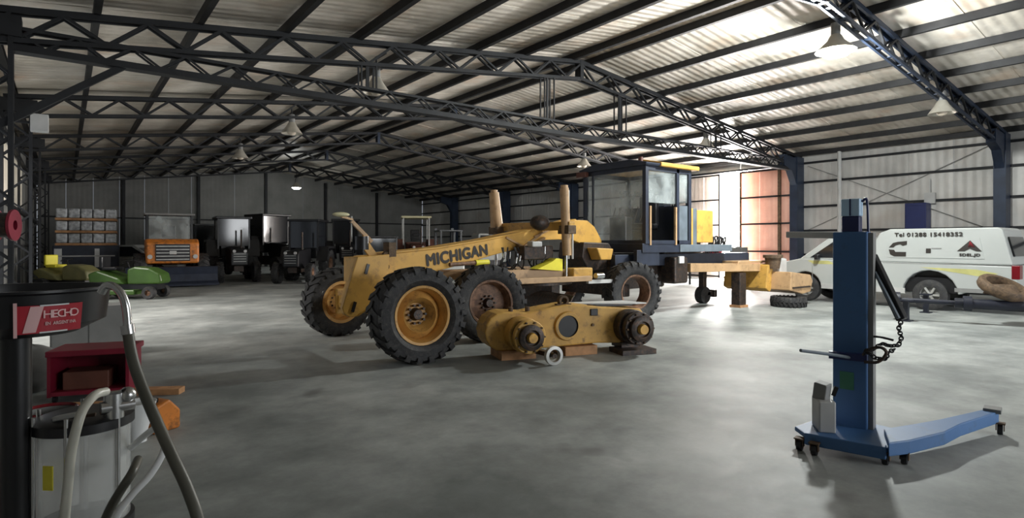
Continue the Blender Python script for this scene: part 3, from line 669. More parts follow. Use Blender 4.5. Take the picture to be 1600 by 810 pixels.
# removed wheel standing behind the front wheel
q = (5.50, 7.80, .615); t = empty('loose_wheel', (5.50, 7.80, 0), label='removed grader wheel with brown rim standing behind the front wheel, under the beam lettering', cat='wheel')
wheel((5.50, 7.80, 0), t, q, (-.22, -1, .05), .625, .36, .42, 'rimbrown', .02)

# ------------------------------------------------------------------ removed tandem case on the floor
t = empty('tandem_case', (5.72, 6.25, 0), -.315, label='greasy yellow tandem drive case lying in the foreground on timber and small steel wheels', cat='gear case')
fn = lambda a, b, c: (a, c, b)
pl = []
for i in range(9):
    a = PI / 2 + PI * i / 8; pl.append((-.95 + .27 * math.cos(a), .385 + .27 * math.sin(a)))
pl += [(-.3, .13), (.5, .15), (1.05, .12), (1.25, .2), (1.3, .5), (1.2, .62), (.6, .66), (.3, .70), (0, .72), (-.3, .68), (-.6, .63)]
hole = []
MB().prism(pl, fn, -.2, .25).build('case_body', 'yellow2', t, bevel=.02)
MB().lathe([(.155, .04), (.195, .04), (.21, .0), (.21, -.02)], (0, -.2, .42), (0, -1, 0), 32).build('opening_ring', 'yellow2', t, True)
MB().cyl((0, -.19, .42), (0, -.215, .42), .175, n=32).build('opening', 'black', t, True, label='dark round opening')
m = MB(); m.lathe([(.075, -.05), (.075, .05), (.045, .05), (.045, -.05)], (0, -.05, .77), (0, 1, 0), 20, True); m.box((0, -.05, .70), (.22, .1, .05)); m.build('lifting_eye', 'rust', t, True)
for x in (-.8, -.55, .25, .42): MB().cyl((x, -.05, .64), (x, -.05, .70), .035, n=8).build('bolt_head', 'rust', t)
MB().box((.42, -.15, .60), (.12, .14, .1)).build('breather', 'black', t, bevel=.01)
MB().cyl((.4, -.2, .42), (.4, -.225, .42), .02, n=10).build('plug', 'rust', t)
def hubset(x, z, y1, big, mm):
    MB().cyl((x, -.2, z), (x, -.2 - y1 * .45, z), big, n=36).build('drum_flange', mm, t, True, .012)
    MB().cyl((x, -.2 - y1 * .45, z), (x, -.2 - y1 * .62, z), big * .86, n=36).build('brake_drum', 'grease', t, True, .01)
    MB().cyl((x, -.2 - y1 * .62, z), (x, -.2 - y1 * .8, z), big * .95, n=36).build('wheel_flange', 'grease' if mm != 'yellow2' else 'yellow2', t, True, .01)
    MB().lathe([(big * .72, 0), (big * .72, .07), (big * .52, .09), (big * .45, .09), (big * .42, .05), (.001, .05)], (x, -.2 - y1 * .8, z), (0, -1, 0), 32).build('hub', 'grease', t, True)
    MB().cyl((x, -.2 - y1 * .8, z), (x, -.2 - y1 * .8 - .12, z), big * .33, big * .26, 18).build('hub_cap', 'yellow', t, True)
    for i in range(10):
        a = 2 * PI * i / 10; p = (x + big * .84 * math.cos(a), -.2 - y1 * .8, z + big * .84 * math.sin(a)); MB().cyl(p, (p[0], p[1] - .03, p[2]), .014, n=6).build('wheel_stud', 'rust', t)
hubset(-.72, .36, .50, .235, 'yellow2')
hubset(.98, .38, .42, .25, 'grease')
for x, yy in ((-.75, 0), (.2, 0)): MB().box((x, yy, .065), (.5, .5, .125)).build('timber_block', 'wood', t)
MB().box((1.0, -.3, .035), (.55, .4, .07)).build('timber_block', 'grease', t); MB().box((1.0, -.1, .1), (.3, .3, .08)).build('timber_block', 'grease', t)
cq = Vector((-.44, -.72, .125))
MB().lathe([(.125, -.03), (.125, .03), (.085, .035), (.075, 0), (.085, -.035)], cq, (0.1, -1, 0), 28, True).build('steel_wheel', 'galv', t, True)
MB().cyl(cq + Vector((0, .1, 0)), cq + Vector((0, -.04, 0)), .03).build('axle_pin', 'grease', t, True)
MB().bar(cq + Vector((0, .06, 0)), (-.55, -.2, .12), .08, .06).build('wheel_arm', 'grease', t)
b = MB(); b.prism([(.1, .32), (1.18, .30), (1.35, -.12), (1.15, -.14), (.2, .2)], lambda a, y, c: (a, y, c), .685, .70)
bo = tag(empty('white_board', (5.72, 6.25, 0), -.315), label='thin white strip board lying along the top back edge of the tandem case', cat='board')
b.build('board', 'whiteplastic', bo)
MB().prism([(.05, .36), (1.0, .33), (1.15, -.05), (.55, -.02), (.1, .18)], lambda a, y, c: (a, y, c), .655, .684).build('rubber_mat', 'black', bo)

# ------------------------------------------------------------------ blue lift in the foreground
LO = (5.03, 2.04, 0); RZ = -math.radians(80)
lf = empty('engine_lift', LO, label='tall blue hydraulic engine lift on casters standing in the right foreground', cat='engine lift')
lx = Vector((math.cos(RZ), math.sin(RZ), 0)); ly = Vector((-math.sin(RZ), math.cos(RZ), 0)); LV = Vector(LO)
MB(LO).box(LV + Vector((0, 0, .90)), (.245, .15, 1.58), RZ).build('mast', 'liftblue', lf, bevel=.012)
MB(LO).box(LV + lx * .14 + Vector((0, 0, .90)), (.035, .10, 1.56), RZ).build('mast_channel', 'greypaint', lf)
MB(LO).box(LV + Vector((0, 0, 1.75)), (.125, .11, .13), RZ).build('mast_neck', 'deepblue', lf, bevel=.008)
MB(LO).box(LV + Vector((0, 0, 1.885)), (.135, .115, .14), RZ).build('oil_reservoir', 'paleblue', lf, bevel=.01, label='pale blue oil reservoir')
MB(LO).box(LV + lx * .0 - ly * .062 + Vector((0, 0, 1.885)), (.010, .006, .135), RZ).build('reservoir_seam', 'deepblue', lf)
MB(LO).tube([LV + lx * .07 + Vector((0, 0, 1.93)), LV + lx * .105 + Vector((0, 0, 1.94)), LV + lx * .115 + Vector((0, 0, 1.7)), LV + lx * .12 + Vector((0, 0, 1.55))], .01, 8, 4).build('oil_pipe', 'deepblue', lf, True)
# handle crossing the mast
a = P3(1251, 548, 4.35); b2 = P3(1395, 566, 4.65)
MB(LO).tube([a, P3(1310, 556, 4.50), P3(1362, 566, 4.60)], .013, 8, 3).build('handle_bar', 'slate', lf, True)
MB(LO).box(P3(1325, 557, 4.56), (.26, .06, .055), RZ + .1).build('handle_clamp', 'deepblue', lf)
# light grey arm pointing off to the left at the top
a = P3(1231, 367, 5.2); b2 = P3(1322, 368, 4.7)
MB(LO).bar(a, b2, .05, .055).build('upper_arm', 'lightgrey', lf, bevel=.006)
# hanging dark boom
a = P3(1362, 400, 4.66); b2 = P3(1410, 500, 4.45)
MB(LO).bar(a, b2, .05, .07).build('hanging_boom', 'black', lf, bevel=.006)
MB(LO).bar(P3(1367, 425, 4.6), P3(1404, 498, 4.42), .02, .02).build('boom_cylinder', 'slate', lf)
MB(LO).box(P3(1358, 418, 4.68), (.07, .14, .35), RZ).build('boom_bracket', 'black', lf)
# chain: single links, and the hook
hk = P3(1408, 502, 4.43)
pts = [hk + Vector((0, 0, -.0)), P3(1404, 515, 4.42), P3(1409, 527, 4.42), P3(1404, 540, 4.42), P3(1390, 541, 4.43), P3(1378, 537, 4.44), P3(1366, 546, 4.45), P3(1352, 548, 4.46), P3(1368, 560, 4.43), P3(1384, 562, 4.42), P3(1388, 551, 4.42), P3(1398, 546, 4.42)]
for i in range(len(pts) - 1):
    for k in range(3):
        p = pts[i].lerp(pts[i + 1], k / 3); q2 = pts[i].lerp(pts[i + 1], (k + 1) / 3); d = (q2 - p); L = d.length; d.normalize()
        s = d.orthogonal().normalized() if (i * 3 + k) % 2 else d.cross(d.orthogonal()).normalized()
        c0 = (p + q2) / 2; ln = L * .62; wv = .013
        loop = [c0 - d * ln + s * wv * .6, c0 - d * ln * .4 + s * wv, c0 + d * ln * .4 + s * wv, c0 + d * ln + s * wv * .6, c0 + d * ln - s * wv * .6, c0 + d * ln * .4 - s * wv, c0 - d * ln * .4 - s * wv, c0 - d * ln - s * wv * .6, c0 - d * ln + s * wv * .6]
        MB(LO).tube(loop, .0055, 6, 2).build('chain_link', 'black', lf, True)
MB(LO).tube([P3(1345, 560, 4.5), P3(1356, 548, 4.45), P3(1375, 543, 4.4), P3(1385, 552, 4.38), P3(1372, 566, 4.4), P3(1350, 566, 4.45)], .012, 8, 5).build('sling_hook', 'grease', lf, True)
MB(LO).tube([P3(1356, 526, 4.6), P3(1375, 527, 4.52), P3(1396, 532, 4.45)], .009, 8, 4).build('sling_rod', 'black', lf, True)
# base frame, single splayed leg
A = Vector((4.55, 2.22, 0)); B = Vector((4.70, 1.70, 0)); T = Vector((6.20, 1.42, 0)); K = Vector((5.25, 1.60, 0))
def flat(poly, z0, z1, m, nm): MB(LO).prism([(p[0], p[1]) for p in poly], lambda a, b, c: (a, b, c), z0, z1).build(nm, m, lf, bevel=.008)
flat([(4.50, 2.16), (4.62, 1.66), (4.85, 1.62), (5.2, 1.75), (5.2, 2.28), (4.62, 2.30)], .10, .135, 'liftblue', 'base_frame')
flat([(4.62, 1.63), (4.80, 1.56), (5.22, 1.47), (5.55, 1.46), (6.22, 1.37), (6.24, 1.46), (5.58, 1.60), (5.28, 1.68), (4.95, 1.78)], .085, .185, 'liftblue', 'splayed_leg')
MB(LO).bar((4.52, 2.17, .10), (4.66, 1.66, .10), .07, .09).build('base_crossbar', 'liftblue', lf, bevel=.008)
def caster(p, nm='caster'):
    p = Vector(p); m = MB(LO); m.cyl(p + lx * -.018, p + lx * .018, p.z, n=20); o = m.build(nm, 'black', lf, True)
    mm = MB(LO); mm.box(p + lx * .026 + Vector((0, 0, .02)), (.006, .04, .06), RZ); mm.box(p - lx * .026 + Vector((0, 0, .02)), (.006, .04, .06), RZ); mm.box(p + Vector((0, 0, .05)), (.07, .07, .01), RZ); mm.build('caster_fork', 'rust', o)
caster((4.50, 2.20, .042)); caster((4.48, 2.08, .042)); caster((4.70, 1.68, .042)); caster((4.82, 1.60, .042)); caster((6.20, 1.36, .042))
MB(LO).box((6.22, 1.415, .19), (.12, .14, .035), RZ).build('leg_end_cap', 'greypaint', lf, bevel=.005)
MB(LO).box((4.74, 2.13, .255), (.12, .22, .24), RZ + .5).build('pump_box', 'lightgrey', lf, bevel=.01, label='light grey hydraulic pump box')
MB(LO).bar((4.74, 2.15, .37), (4.73, 2.13, .50), .10, .10).build('counter_cylinder', 'greypaint', lf, bevel=.01)
MB(LO).bar((4.79, 2.08, .40), (4.80, 2.06, .47), .03, .03).build('pump_lever', 'black', lf)
MB(LO).box(LV - ly * .077 + Vector((0, 0, .50)) - lx * .02, (.10, .004, .14), RZ).build('worn_green_patch', mat('green_worn_sticker', (.05, .20, .12), .5), lf)

# ------------------------------------------------------------------ white pickup with canopy
PO = (17.1, 5.9, 0)
pk = empty('pickup_truck', PO, label='white pickup truck with lettered hard canopy parked along the right wall', cat='pickup truck')
xs0, xs1 = 16.3, 18.02
fy = lambda a, b, c: (c, a, b)
def arch(yc, r, z0, n=10): return [(yc + r * math.cos(PI - PI * i / n), z0 + r * .98 * math.sin(PI * i / n)) for i in range(n + 1)]
body = [(3.30, .50), (3.26, .62), (3.32, 1.10)] + [(6.05, 1.13), (7.95, 1.17), (8.35, 1.08), (8.62, .92), (8.66, .50), (8.5, .40)]
body += list(reversed(arch(7.82, .42, .40))) + [(7.2, .36), (5.5, .36)] + list(reversed(arch(4.90, .56, .40)))
body += [(4.2, .46)]
MB(PO).prism(body, fy, xs0, xs1).build('body', 'white', pk, bevel=.03)
MB(PO).box((17.16, 5.95, .6), (1.5, 5.0, .35)).build('chassis', 'black', pk)
# canopy with slightly leaning sides
def loft(p0, p1): return MB(PO).add([*p0, *p1], [(i, (i + 1) % len(p0), len(p0) + (i + 1) % len(p0), len(p0) + i) for i in range(len(p0))] + [tuple(range(len(p0)))[::-1], tuple(range(len(p0), 2 * len(p0)))])
cl = [(3.36, 1.11), (3.55, 1.90), (3.62, 1.95), (5.75, 1.95), (5.98, 1.86), (6.08, 1.66), (6.08, 1.13)]
def canx(z, s): f = (z - 1.1) / .85; return (xs0 + .01 + .07 * f) if s < 0 else (xs1 - .01 - .07 * f)
loft([(canx(b, -1), a, b) for a, b in cl], [(canx(b, 1), a, b) for a, b in cl]).build('canopy', 'white', pk, bevel=.03)
gl = [(6.12, 1.14), (6.2, 1.70), (6.45, 1.76), (7.10, 1.76), (7.28, 1.72), (7.98, 1.16)]
def cabx(z, s): f = (z - 1.1) / .65; return (xs0 + .01 + .13 * f) if s < 0 else (xs1 - .01 - .13 * f)
loft([(cabx(b, -1), a, b) for a, b in gl], [(cabx(b, 1), a, b) for a, b in gl]).build('cab', 'white', pk, bevel=.03)
def sidepanel(nm, poly, m, fx, e=.006, lab=None):
    MB(PO).add([(fx(b, -1) - e, a, b) for a, b in poly] + [(fx(b, -1) + .01, a, b) for a, b in poly], [(i, (i + 1) % len(poly), len(poly) + (i + 1) % len(poly), len(poly) + i) for i in range(len(poly))] + [tuple(range(len(poly))), tuple(range(len(poly), 2 * len(poly)))[::-1]]).build(nm, m, pk, label=lab)
sidepanel('side_window', [(6.22, 1.20), (6.26, 1.66), (6.62, 1.68), (6.62, 1.20)], 'darkglass', cabx)
sidepanel('side_window', [(6.70, 1.20), (6.70, 1.68), (7.06, 1.68), (7.70, 1.20)], 'darkglass', cabx)
for yc in (4.90, 7.82): MB(PO).prism(arch(yc, .57, .40), fy, xs0 + .28, xs0 + .34).build('wheel_well', 'black', pk)
bodyx = lambda z, s: xs0
sidepanel('canopy_side_panel', [(3.85, 1.24), (3.95, 1.72), (5.75, 1.72), (5.78, 1.24)], 'white', canx, .012)
sidepanel('gold_stripe', [(3.6, .92), (4.0, 1.0), (5.1, 1.02), (4.4, .92), (3.9, .84)], 'gold', bodyx, .004)
sidepanel('door_stripe', [(7.0, 1.03), (7.2, 1.12), (7.75, 1.12), (7.6, 1.03)], 'gold', bodyx, .004)
sidepanel('bed_seam', [(3.35, 1.085), (3.35, 1.10), (5.9, 1.115), (5.9, 1.10)], 'greypaint', bodyx, .003)
for yy in (6.12, 6.66, 7.62): sidepanel('door_gap', [(yy, .5), (yy, 1.12), (yy + .012, 1.12), (yy + .012, .5)], 'greypaint', bodyx, .002)
for yy in (6.35, 6.9): sidepanel('door_handle', [(yy, .98), (yy, 1.01), (yy + .14, 1.01), (yy + .14, .98)], 'black', bodyx, .03)
sidepanel('sill_trim', [(3.4, .47), (3.4, .56), (4.4, .56), (4.4, .47)], 'greypaint', bodyx, .01)
sidepanel('sill_trim', [(5.4, .37), (5.4, .50), (7.38, .50), (7.38, .37)], 'lightgrey', bodyx, .02)
MB(PO).box((xs0 + .12, 3.31, .96), (.26, .14, .30)).build('tail_lamp', 'redlamp', pk, bevel=.01)
MB(PO).box((17.1, 3.22, .55), (1.6, .12, .16)).build('rear_bumper', 'greypaint', pk, bevel=.02)
MB(PO).box((17.1, 8.70, .55), (1.65, .12, .28)).build('front_bumper', 'white', pk, bevel=.03)
MB(PO).box((17.16, 3.43, 1.52), (1.2, .02, .45), rot=Matrix.Rotation(-.24, 3, 'X')).build('rear_window', 'darkglass', pk)
MB(PO).box((xs0 - .1, 7.45, 1.22), (.18, .1, .14)).build('wing_mirror', 'black', pk, bevel=.02)
for yc, xx, s in ((4.90, xs0 + .13, -1), (7.82, xs0 + .13, -1), (4.90, xs1 - .13, 1), (7.82, xs1 - .13, 1)):
    c = Vector((xx, yc, .36)); ax = Vector((s, 0, 0))
    ty = MB(PO); ty.lathe([(.21, -.11), (.30, -.125), (.36, -.10), (.365, 0), (.36, .10), (.30, .125), (.21, .11), (.2, 0)], c, ax, 36, True); ty = ty.build('tyre', 'rubber', pk, True)
    m = MB(PO); m.lathe([(.215, .10), (.2, .085), (.18, .03), (.06, .02), (.05, .05), (.001, .05)], c, ax, 36); m.build('wheel_rim', 'greypaint', ty, True)
    m = MB(PO)
    for i in range(6):
        a = 2 * PI * i / 6; m.bar(c + ax * .06, c + ax * .085 + Vector((0, math.cos(a) * .2, math.sin(a) * .2)), .03, .045)
    m.build('wheel_spokes', 'galv', ty)
def canopy_text(nm, s, size, m, yy, z, sx=1): text(nm, s, size, m, pk, Vector((canx(z, -1) - .022, yy, z)) - Vector(PO), (0, -1, 0), (.08, 0, 1), .006, sx, .004)
canopy_text('phone_lettering', 'Tel 01288 15418352', .13, 'ink', 4.95, 1.80, 1.18)
canopy_text('emblem_lettering', 'SDEL.JD', .085, 'ink', 4.12, 1.325, 1.25)
def canopy_poly(nm, poly, m):
    MB(PO).add([(canx(b, -1) - .022, a, b) for a, b in poly] + [(canx(b, -1) - .004, a, b) for a, b in poly], [(i, (i + 1) % len(poly), len(poly) + (i + 1) % len(poly), len(poly) + i) for i in range(len(poly))] + [tuple(range(len(poly))), tuple(range(len(poly), 2 * len(poly)))[::-1]]).build(nm, m, pk)
canopy_poly('emblem_upper', [(5.759, 1.490), (5.672, 1.600), (5.564, 1.630), (5.370, 1.650), (5.370, 1.560), (5.456, 1.530), (5.514, 1.570), (5.615, 1.540), (5.658, 1.490)], 'ink')
canopy_poly('emblem_lower', [(5.759, 1.440), (5.644, 1.430), (5.615, 1.380), (5.384, 1.380), (5.384, 1.270), (5.636, 1.270), (5.730, 1.320)], 'ink')
canopy_poly('sign_block', [(4.97, 1.36), (4.97, 1.47), (4.87, 1.47), (4.87, 1.36)], 'ink')
canopy_poly('sign_bar', [(4.86, 1.46), (4.86, 1.485), (4.66, 1.485), (4.66, 1.46)], 'greypaint')
canopy_poly('triangle_emblem', [(4.36, 1.41), (4.12, 1.66), (3.90, 1.41), (4.0, 1.41), (4.12, 1.47), (4.22, 1.41)], 'ink')
canopy_poly('triangle_emblem_core', [(4.16, 1.50), (4.12, 1.64), (4.02, 1.50)], 'brightred')

# ------------------------------------------------------------------ axle on stands in front of the pickup
AO = (14.0, 3.6, 0); ax_ = empty('axle_shaft', AO, label='long dark steel axle with rusty drum lying on two blue stands before the pickup', cat='axle')
a = Vector((13.75, 4.75, .42)); b2 = Vector((14.9, 1.6, .36))
MB(AO).cyl(a, a.lerp(b2, .35), .05).build('shaft', 'navy', ax_, True)
MB(AO).cyl(a.lerp(b2, .3), b2, .10).build('axle_tube', 'navy', ax_, True)
MB(AO).cyl(a.lerp(b2, .34), a.lerp(b2, .38), .15).build('flange', 'navy', ax_, True)
MB(AO).cyl(a.lerp(b2, -.02), a.lerp(b2, .03), .16).build('gear_end', 'navy', ax_, True)
dc = P3(1566, 450, 11.4)
MB(AO).lathe([(.38, -.09), (.41, -.05), (.41, .05), (.38, .09), (.30, .09), (.28, .0), (.30, -.09)], dc, (-.2, -.45, .9), 36, True).build('drum_ring', 'rust', ax_, True)
MB(AO).cyl(dc + Vector((0, 0, -.12)), dc + Vector((0, 0, .06)), .3, .2, 24).build('drum_hub', 'rust', ax_, True)
for px, py, tt in ((1416, 502, 0.02), (1447, 489, .12)):
    f = G(px, py)
    s = empty('axle_stand', f, label='short dark blue axle stand, ' + ('nearer of the pair before the pickup wheel' if px == 1416 else 'further of the pair before the pickup wheel'), cat='stand', group='axle stands')
    MB().box((0, 0, .22), (.09, .09, .40)).build('post', 'navy', s); MB().box((0, 0, .01), (.2, .2, .02)).build('foot', 'navy', s); MB().box((0, 0, .42), (.2, .2, .03)).build('saddle', 'navy', s)
s = empty('axle_stand', (14.75, 2.0, 0), label='dark axle stand below the rusty drum at the frame edge', cat='stand', group='axle stands')
MB().box((0, 0, .13), (.1, .1, .25)).build('post', 'grease', s); MB().box((0, 0, .01), (.25, .25, .02)).build('foot', 'grease', s)

# ------------------------------------------------------------------ right wall details
tag(MB().cyl((22.78, 9.67, 0), (22.78, 9.67, 5.0), .07, n=14).build('downpipe', 'lightgrey', smooth=True), 'light grey vertical downpipe on the right wall above the pickup', 'pipe')
t = empty('wall_cabinet', (22.7, 7.15, 0), label='tall dark blue steel cabinet against the right wall behind the canopy', cat='cabinet')
MB().box((0, 0, 1.47), (.45, .62, 2.94)).build('body', 'deepblue', t, bevel=.02); MB().box((-.235, 0, 1.5), (.02, .54, 2.7)).build('door', 'deepblue', t, bevel=.01)
t = empty('junction_box', (22.86, 6.85, 3.1), label='small beige box on the right wall above the blue cabinet', cat='box')
MB().box((0, 0, 0), (.1, .3, .36)).build('box', 'lightgrey', t); MB().box((0, 0, .4), (.04, .04, .5)).build('conduit', 'lightgrey', t)
for (ya, za, yb, zb, lb) in ((10.9, 2.1, 5.2, 4.7, 'rising to the near column'), (10.9, 4.6, 5.2, 2.0, 'falling to the near column')):
    tag(MB().cyl((22.93, ya, za), (22.93, yb, zb), .012, n=6).build('brace_rod', 'greypaint'), 'thin diagonal brace rod on the right wall ' + lb, 'brace', 'wall brace rods')
t = empty('service_bracket', (22.9, 9.0, 2.9), label='small steel angle bracket on the right wall behind the blue lift', cat='bracket')
MB().bar((0, 0, 0), (-.7, 0, -.0), .04, .04).build('arm', 'steel', t); MB().bar((0, 0, -.6), (-.65, 0, 0), .03, .03).build('strut', 'steel', t)
# bench with red cans by the gate
t = empty('workbench', (19.6, 12.4, 0), label='dark steel workbench behind the grader near the bright gate', cat='workbench')
MB().box((0, 0, .92), (1.0, 2.6, .06)).build('bench_top', 'steel', t)
for x in (-.45, .45):
    for yy in (-1.2, 1.2): MB().box((x, yy, .45), (.06, .06, .9)).build('leg', 'steel', t)
for i, (dx, dy) in enumerate(((-.2, .85), (-.2, .5), (-.2, .15))):
    c = empty('fuel_can', (19.6 + dx, 12.4 + dy, .95), label='red fuel can on the workbench by the gate, ' + ['furthest of three', 'middle of three', 'nearest of three'][i], cat='fuel can', group='red fuel cans')
    MB().box((0, 0, .19), (.22, .26, .38)).build('body', 'brightred', c, bevel=.03); MB().box((0, 0, .41), (.04, .16, .05)).build('handle', 'brightred', c)
c = empty('tool_box', (19.4, 11.7, .95), label='grey square tool box on the workbench beside the red cans', cat='tool box')
MB().box((0, 0, .25), (.4, .5, .5)).build('body', 'greypaint', c, bevel=.02); MB().box((0, 0, .52), (.05, .2, .04)).build('handle', 'black', c)

# ------------------------------------------------------------------ machines parked at the back
def tractor(loc, rz, body, label, s=1.0, cab=True, roofm='black', rear=.75, rimm='greypaint', cat='tractor', name='tractor', canopy=False):
    t = empty(name, loc, rz, label=label, cat=cat); t.scale = (s, s, s)
    MB().prism([(.3, .75), (.3, 1.45), (1.9, 1.35), (2.05, 1.2), (2.05, .7), (1.2, .6)], lambda a, b, c: (a, c, b), -.32, .32).build('hood', body, t, bevel=.04)
    MB().box((2.06, 0, 1.0), (.03, .5, .45)).build('grille', 'black', t)
    for i in range(4): MB().box((2.08, 0, .86 + i * .1), (.02, .46, .02)).build('grille_bar', 'galv', t)
    for sy in (-1, 1): MB().cyl((2.05, sy * .2, 1.27), (2.09, sy * .2, 1.27), .06).build('head_lamp', 'lightgrey', t, True)
    MB().box((.5, 0, .65), (2.6, .35, .4)).build('chassis', 'grease', t)
    for sy in (-1, 1):
        for (x, R, r, wd) in ((-.55, rear, rear * .5, .42), (1.6, .42, .22, .26)):
            ty = tyre_mb((0, 0, 0), (x, sy * (.78 if R > .5 else .68), R), (0, sy, 0), R, r, wd, 18, n=28).build('tyre', 'rubber', t, True)
            m = MB(); m.lathe([(r + .02, wd * .4), (r - .02, wd * .3), (r - .04, .02), (.12, .02), (.1, .1), (.001, .1)], (x, sy * (.78 if R > .5 else .68), R), (0, sy, 0), 24); m.build('rim', rimm, ty, True)
        MB().prism([(-1.35, rear * 1.35), (-1.1, rear * 2.05 + .1), (.1, rear * 2.05 + .1), (.35, rear * 1.3), (.25, rear * 1.3), (.05, rear * 2.05), (-1.05, rear * 2.05), (-1.27, rear * 1.35)], lambda a, b, c: (a, c, b), sy * .55, sy * 1.02).build('mudguard', body, t)
    MB().box((-.4, 0, 1.25), (.9, .95, .5)).build('platform', body, t, bevel=.03)
    m = MB(); m.box((-.5, 0, 1.6), (.4, .45, .12)); m.box((-.72, 0, 1.85), (.1, .45, .5)); m.build('seat', 'black', t, bevel=.03)
    MB().lathe([(.17, -.012), (.185, 0), (.17, .012), (.158, 0)], (.12, 0, 1.85), (-.5, 0, 1), 20, True).build('steering_wheel', 'black', t, True)
    if cab or canopy:
        for (x, y) in ((.3, -.6), (.3, .6), (-1.0, -.6), (-1.0, .6)): MB().box((x, y, 2.0), (.06, .06, 1.3)).build('cab_post', body if not canopy else 'galv', t)
        MB().box((-.35, 0, 2.68), (1.6, 1.4, .1)).build('roof', roofm, t, bevel=.02)
        if cab:
            MB().box((.3, 0, 2.05), (.01, 1.15, 1.15)).build('front_glass', 'darkglass', t)
            for y in (-.6, .6): MB().box((-.35, y, 2.05), (1.2, .01, 1.15)).build('side_glass', 'darkglass', t)
    MB().cyl((1.1, .18, 1.4), (1.1, .18, 2.15), .035, n=10).build('exhaust_pipe', 'grease', t, True)
    return t
def atd(px, d):
    v = P3(px, 380, d); return (v.x, v.y, 0)
def at(px, py):
    v = G(px, py); return (v.x, v.y, 0)
tractor(atd(364, 25.0), math.radians(-95), 'black', 'black cabbed tractor in the dark row at the back, right of the orange loader', 1.0, rear=.8)
tractor(atd(425, 29.5), math.radians(-75), 'black', 'black cabbed tractor in the middle of the dark row', 1.12, rear=.8, rimm='galv')
tractor(atd(478, 24.5), math.radians(-125), 'black', 'dark tractor with pale rear rim just left of the grader nose', .95, rear=.7, rimm='rimbrown')
tractor(atd(322, 30.5), math.radians(-85), 'darkblue', 'dark blue tractor half hidden behind the orange loader', .95, rear=.75)
tractor(atd(650, 30.5), math.radians(-115), 'brownred', 'brown-red tractor with cream canopy behind the beam lettering', 1.1, cab=False, canopy=True, roofm='cream')
tractor(atd(540, 31), math.radians(-110), 'black', 'black tractor behind the nose of the grader', 1.05)
# orange loader
lo = at(268, 446); t = empty('wheel_loader', lo, math.radians(-94), label='orange wheel loader facing the camera with dark bucket and slatted grille', cat='wheel loader')
MB().prism([(-1.0, .8), (-1.0, 1.75), (.6, 1.75), (.85, 1.6), (.85, .85)], lambda a, b, c: (a, c, b), -.85, .85).build('hood', 'orange', t, bevel=.06)
MB().box((.86, 0, 1.25), (.03, 1.1, .62)).build('grille', 'black', t)
for i in range(5): MB().box((.89, 0, 1.0 + i * .12), (.025, 1.05, .035)).build('grille_bar', 'galv', t)
MB().box((.91, 0, 1.25), (.02, .22, .12)).build('badge', 'lightgrey', t)
for sy in (-1, 1):
    MB().cyl((.86, sy * .72, 1.1), (.90, sy * .72, 1.1), .08).build('head_lamp', 'lightgrey', t, True)
    for x in (-1.5, .3): 
        ty = tyre_mb((0, 0, 0), (x, sy * 1.0, .6), (0, sy, 0), .6, .3, .4, 18, n=28).build('tyre', 'rubber', t, True)
        m = MB(); m.lathe([(.32, .16), (.28, .1), (.1, .05), (.001, .1)], (x, sy * 1.0, .6), (0, sy, 0), 24); m.build('rim', 'orange', ty, True)
for x in (-.9, -2.1):
    for sy in (-1, 1): MB().box((x, sy * .75, 2.2), (.07, .07, 1.0)).build('cab_post', 'black', t)
MB().box((-1.5, 0, 2.72), (1.5, 1.7, .08)).build('roof', 'greypaint', t, bevel=.02)
MB().box((-1.5, 0, 1.2), (1.3, 1.5, .9)).build('cab_base', 'orange', t, bevel=.04)
MB().box((-.9, 0, 2.2), (.01, 1.4, .9)).build('windscreen', 'glass', t)
m = MB(); m.box((-1.6, 0, 1.8), (.4, .5, .15)); m.box((-1.8, 0, 2.05), (.12, .5, .5)); m.build('seat', 'black', t, bevel=.03)
MB().prism([(.95, .08), (1.5, .05), (1.45, .12), (1.12, .2), (1.02, .45), (1.1, .72), (1.0, .74), (.92, .4)], lambda a, b, c: (a, c, b), -1.45, 1.45).build('bucket', 'darkblue', t)
for sy in (-1, 1): MB().bar((0, sy * .55, .85), (1.0, sy * .55, .5), .1, .14).build('bucket_arm', 'black', t)
# blue tank unit with wrapped pallets
q = at(137, 441); t = empty('steel_container', q, math.radians(-5), label='dark blue steel crate with silver straps at the far left, wrapped goods on top', cat='crate')
MB().box((0, 0, .95), (2.15, 1.3, 1.1)).build('body', 'darkblue', t, bevel=.03)
for x in (-.9, .35): MB().box((x, -.66, 1.0), (.24 if x < 0 else .16, .02, .75)).build('strap', 'whiteplastic', t)
MB().box((0, -.67, 1.08), (1.9, .03, .05)).build('rail', 'galv', t)
for x in (-.9, .9):
    for yy in (-.5, .5): MB().box((x, yy, .2), (.15, .15, .4)).build('leg', 'black', t)
for k in range(3):
    z = 1.5 + .5 * k
    w_ = empty('wrapped_pallet', (q[0], q[1], z), math.radians(-5), label='stretch-wrapped load on the dark blue crate, ' + ['bottom', 'middle', 'top'][k] + ' layer', cat='pallet load', group='wrapped pallet loads')
    MB().box((0, 0, .05), (2.0, 1.2, .09)).build('pallet', 'wood', w_)
    for i in range(5): MB().box((-.8 + .4 * i, 0, .29), (.37, 1.15, .38)).build('wrapped_pack', 'wrap', w_, bevel=.05)
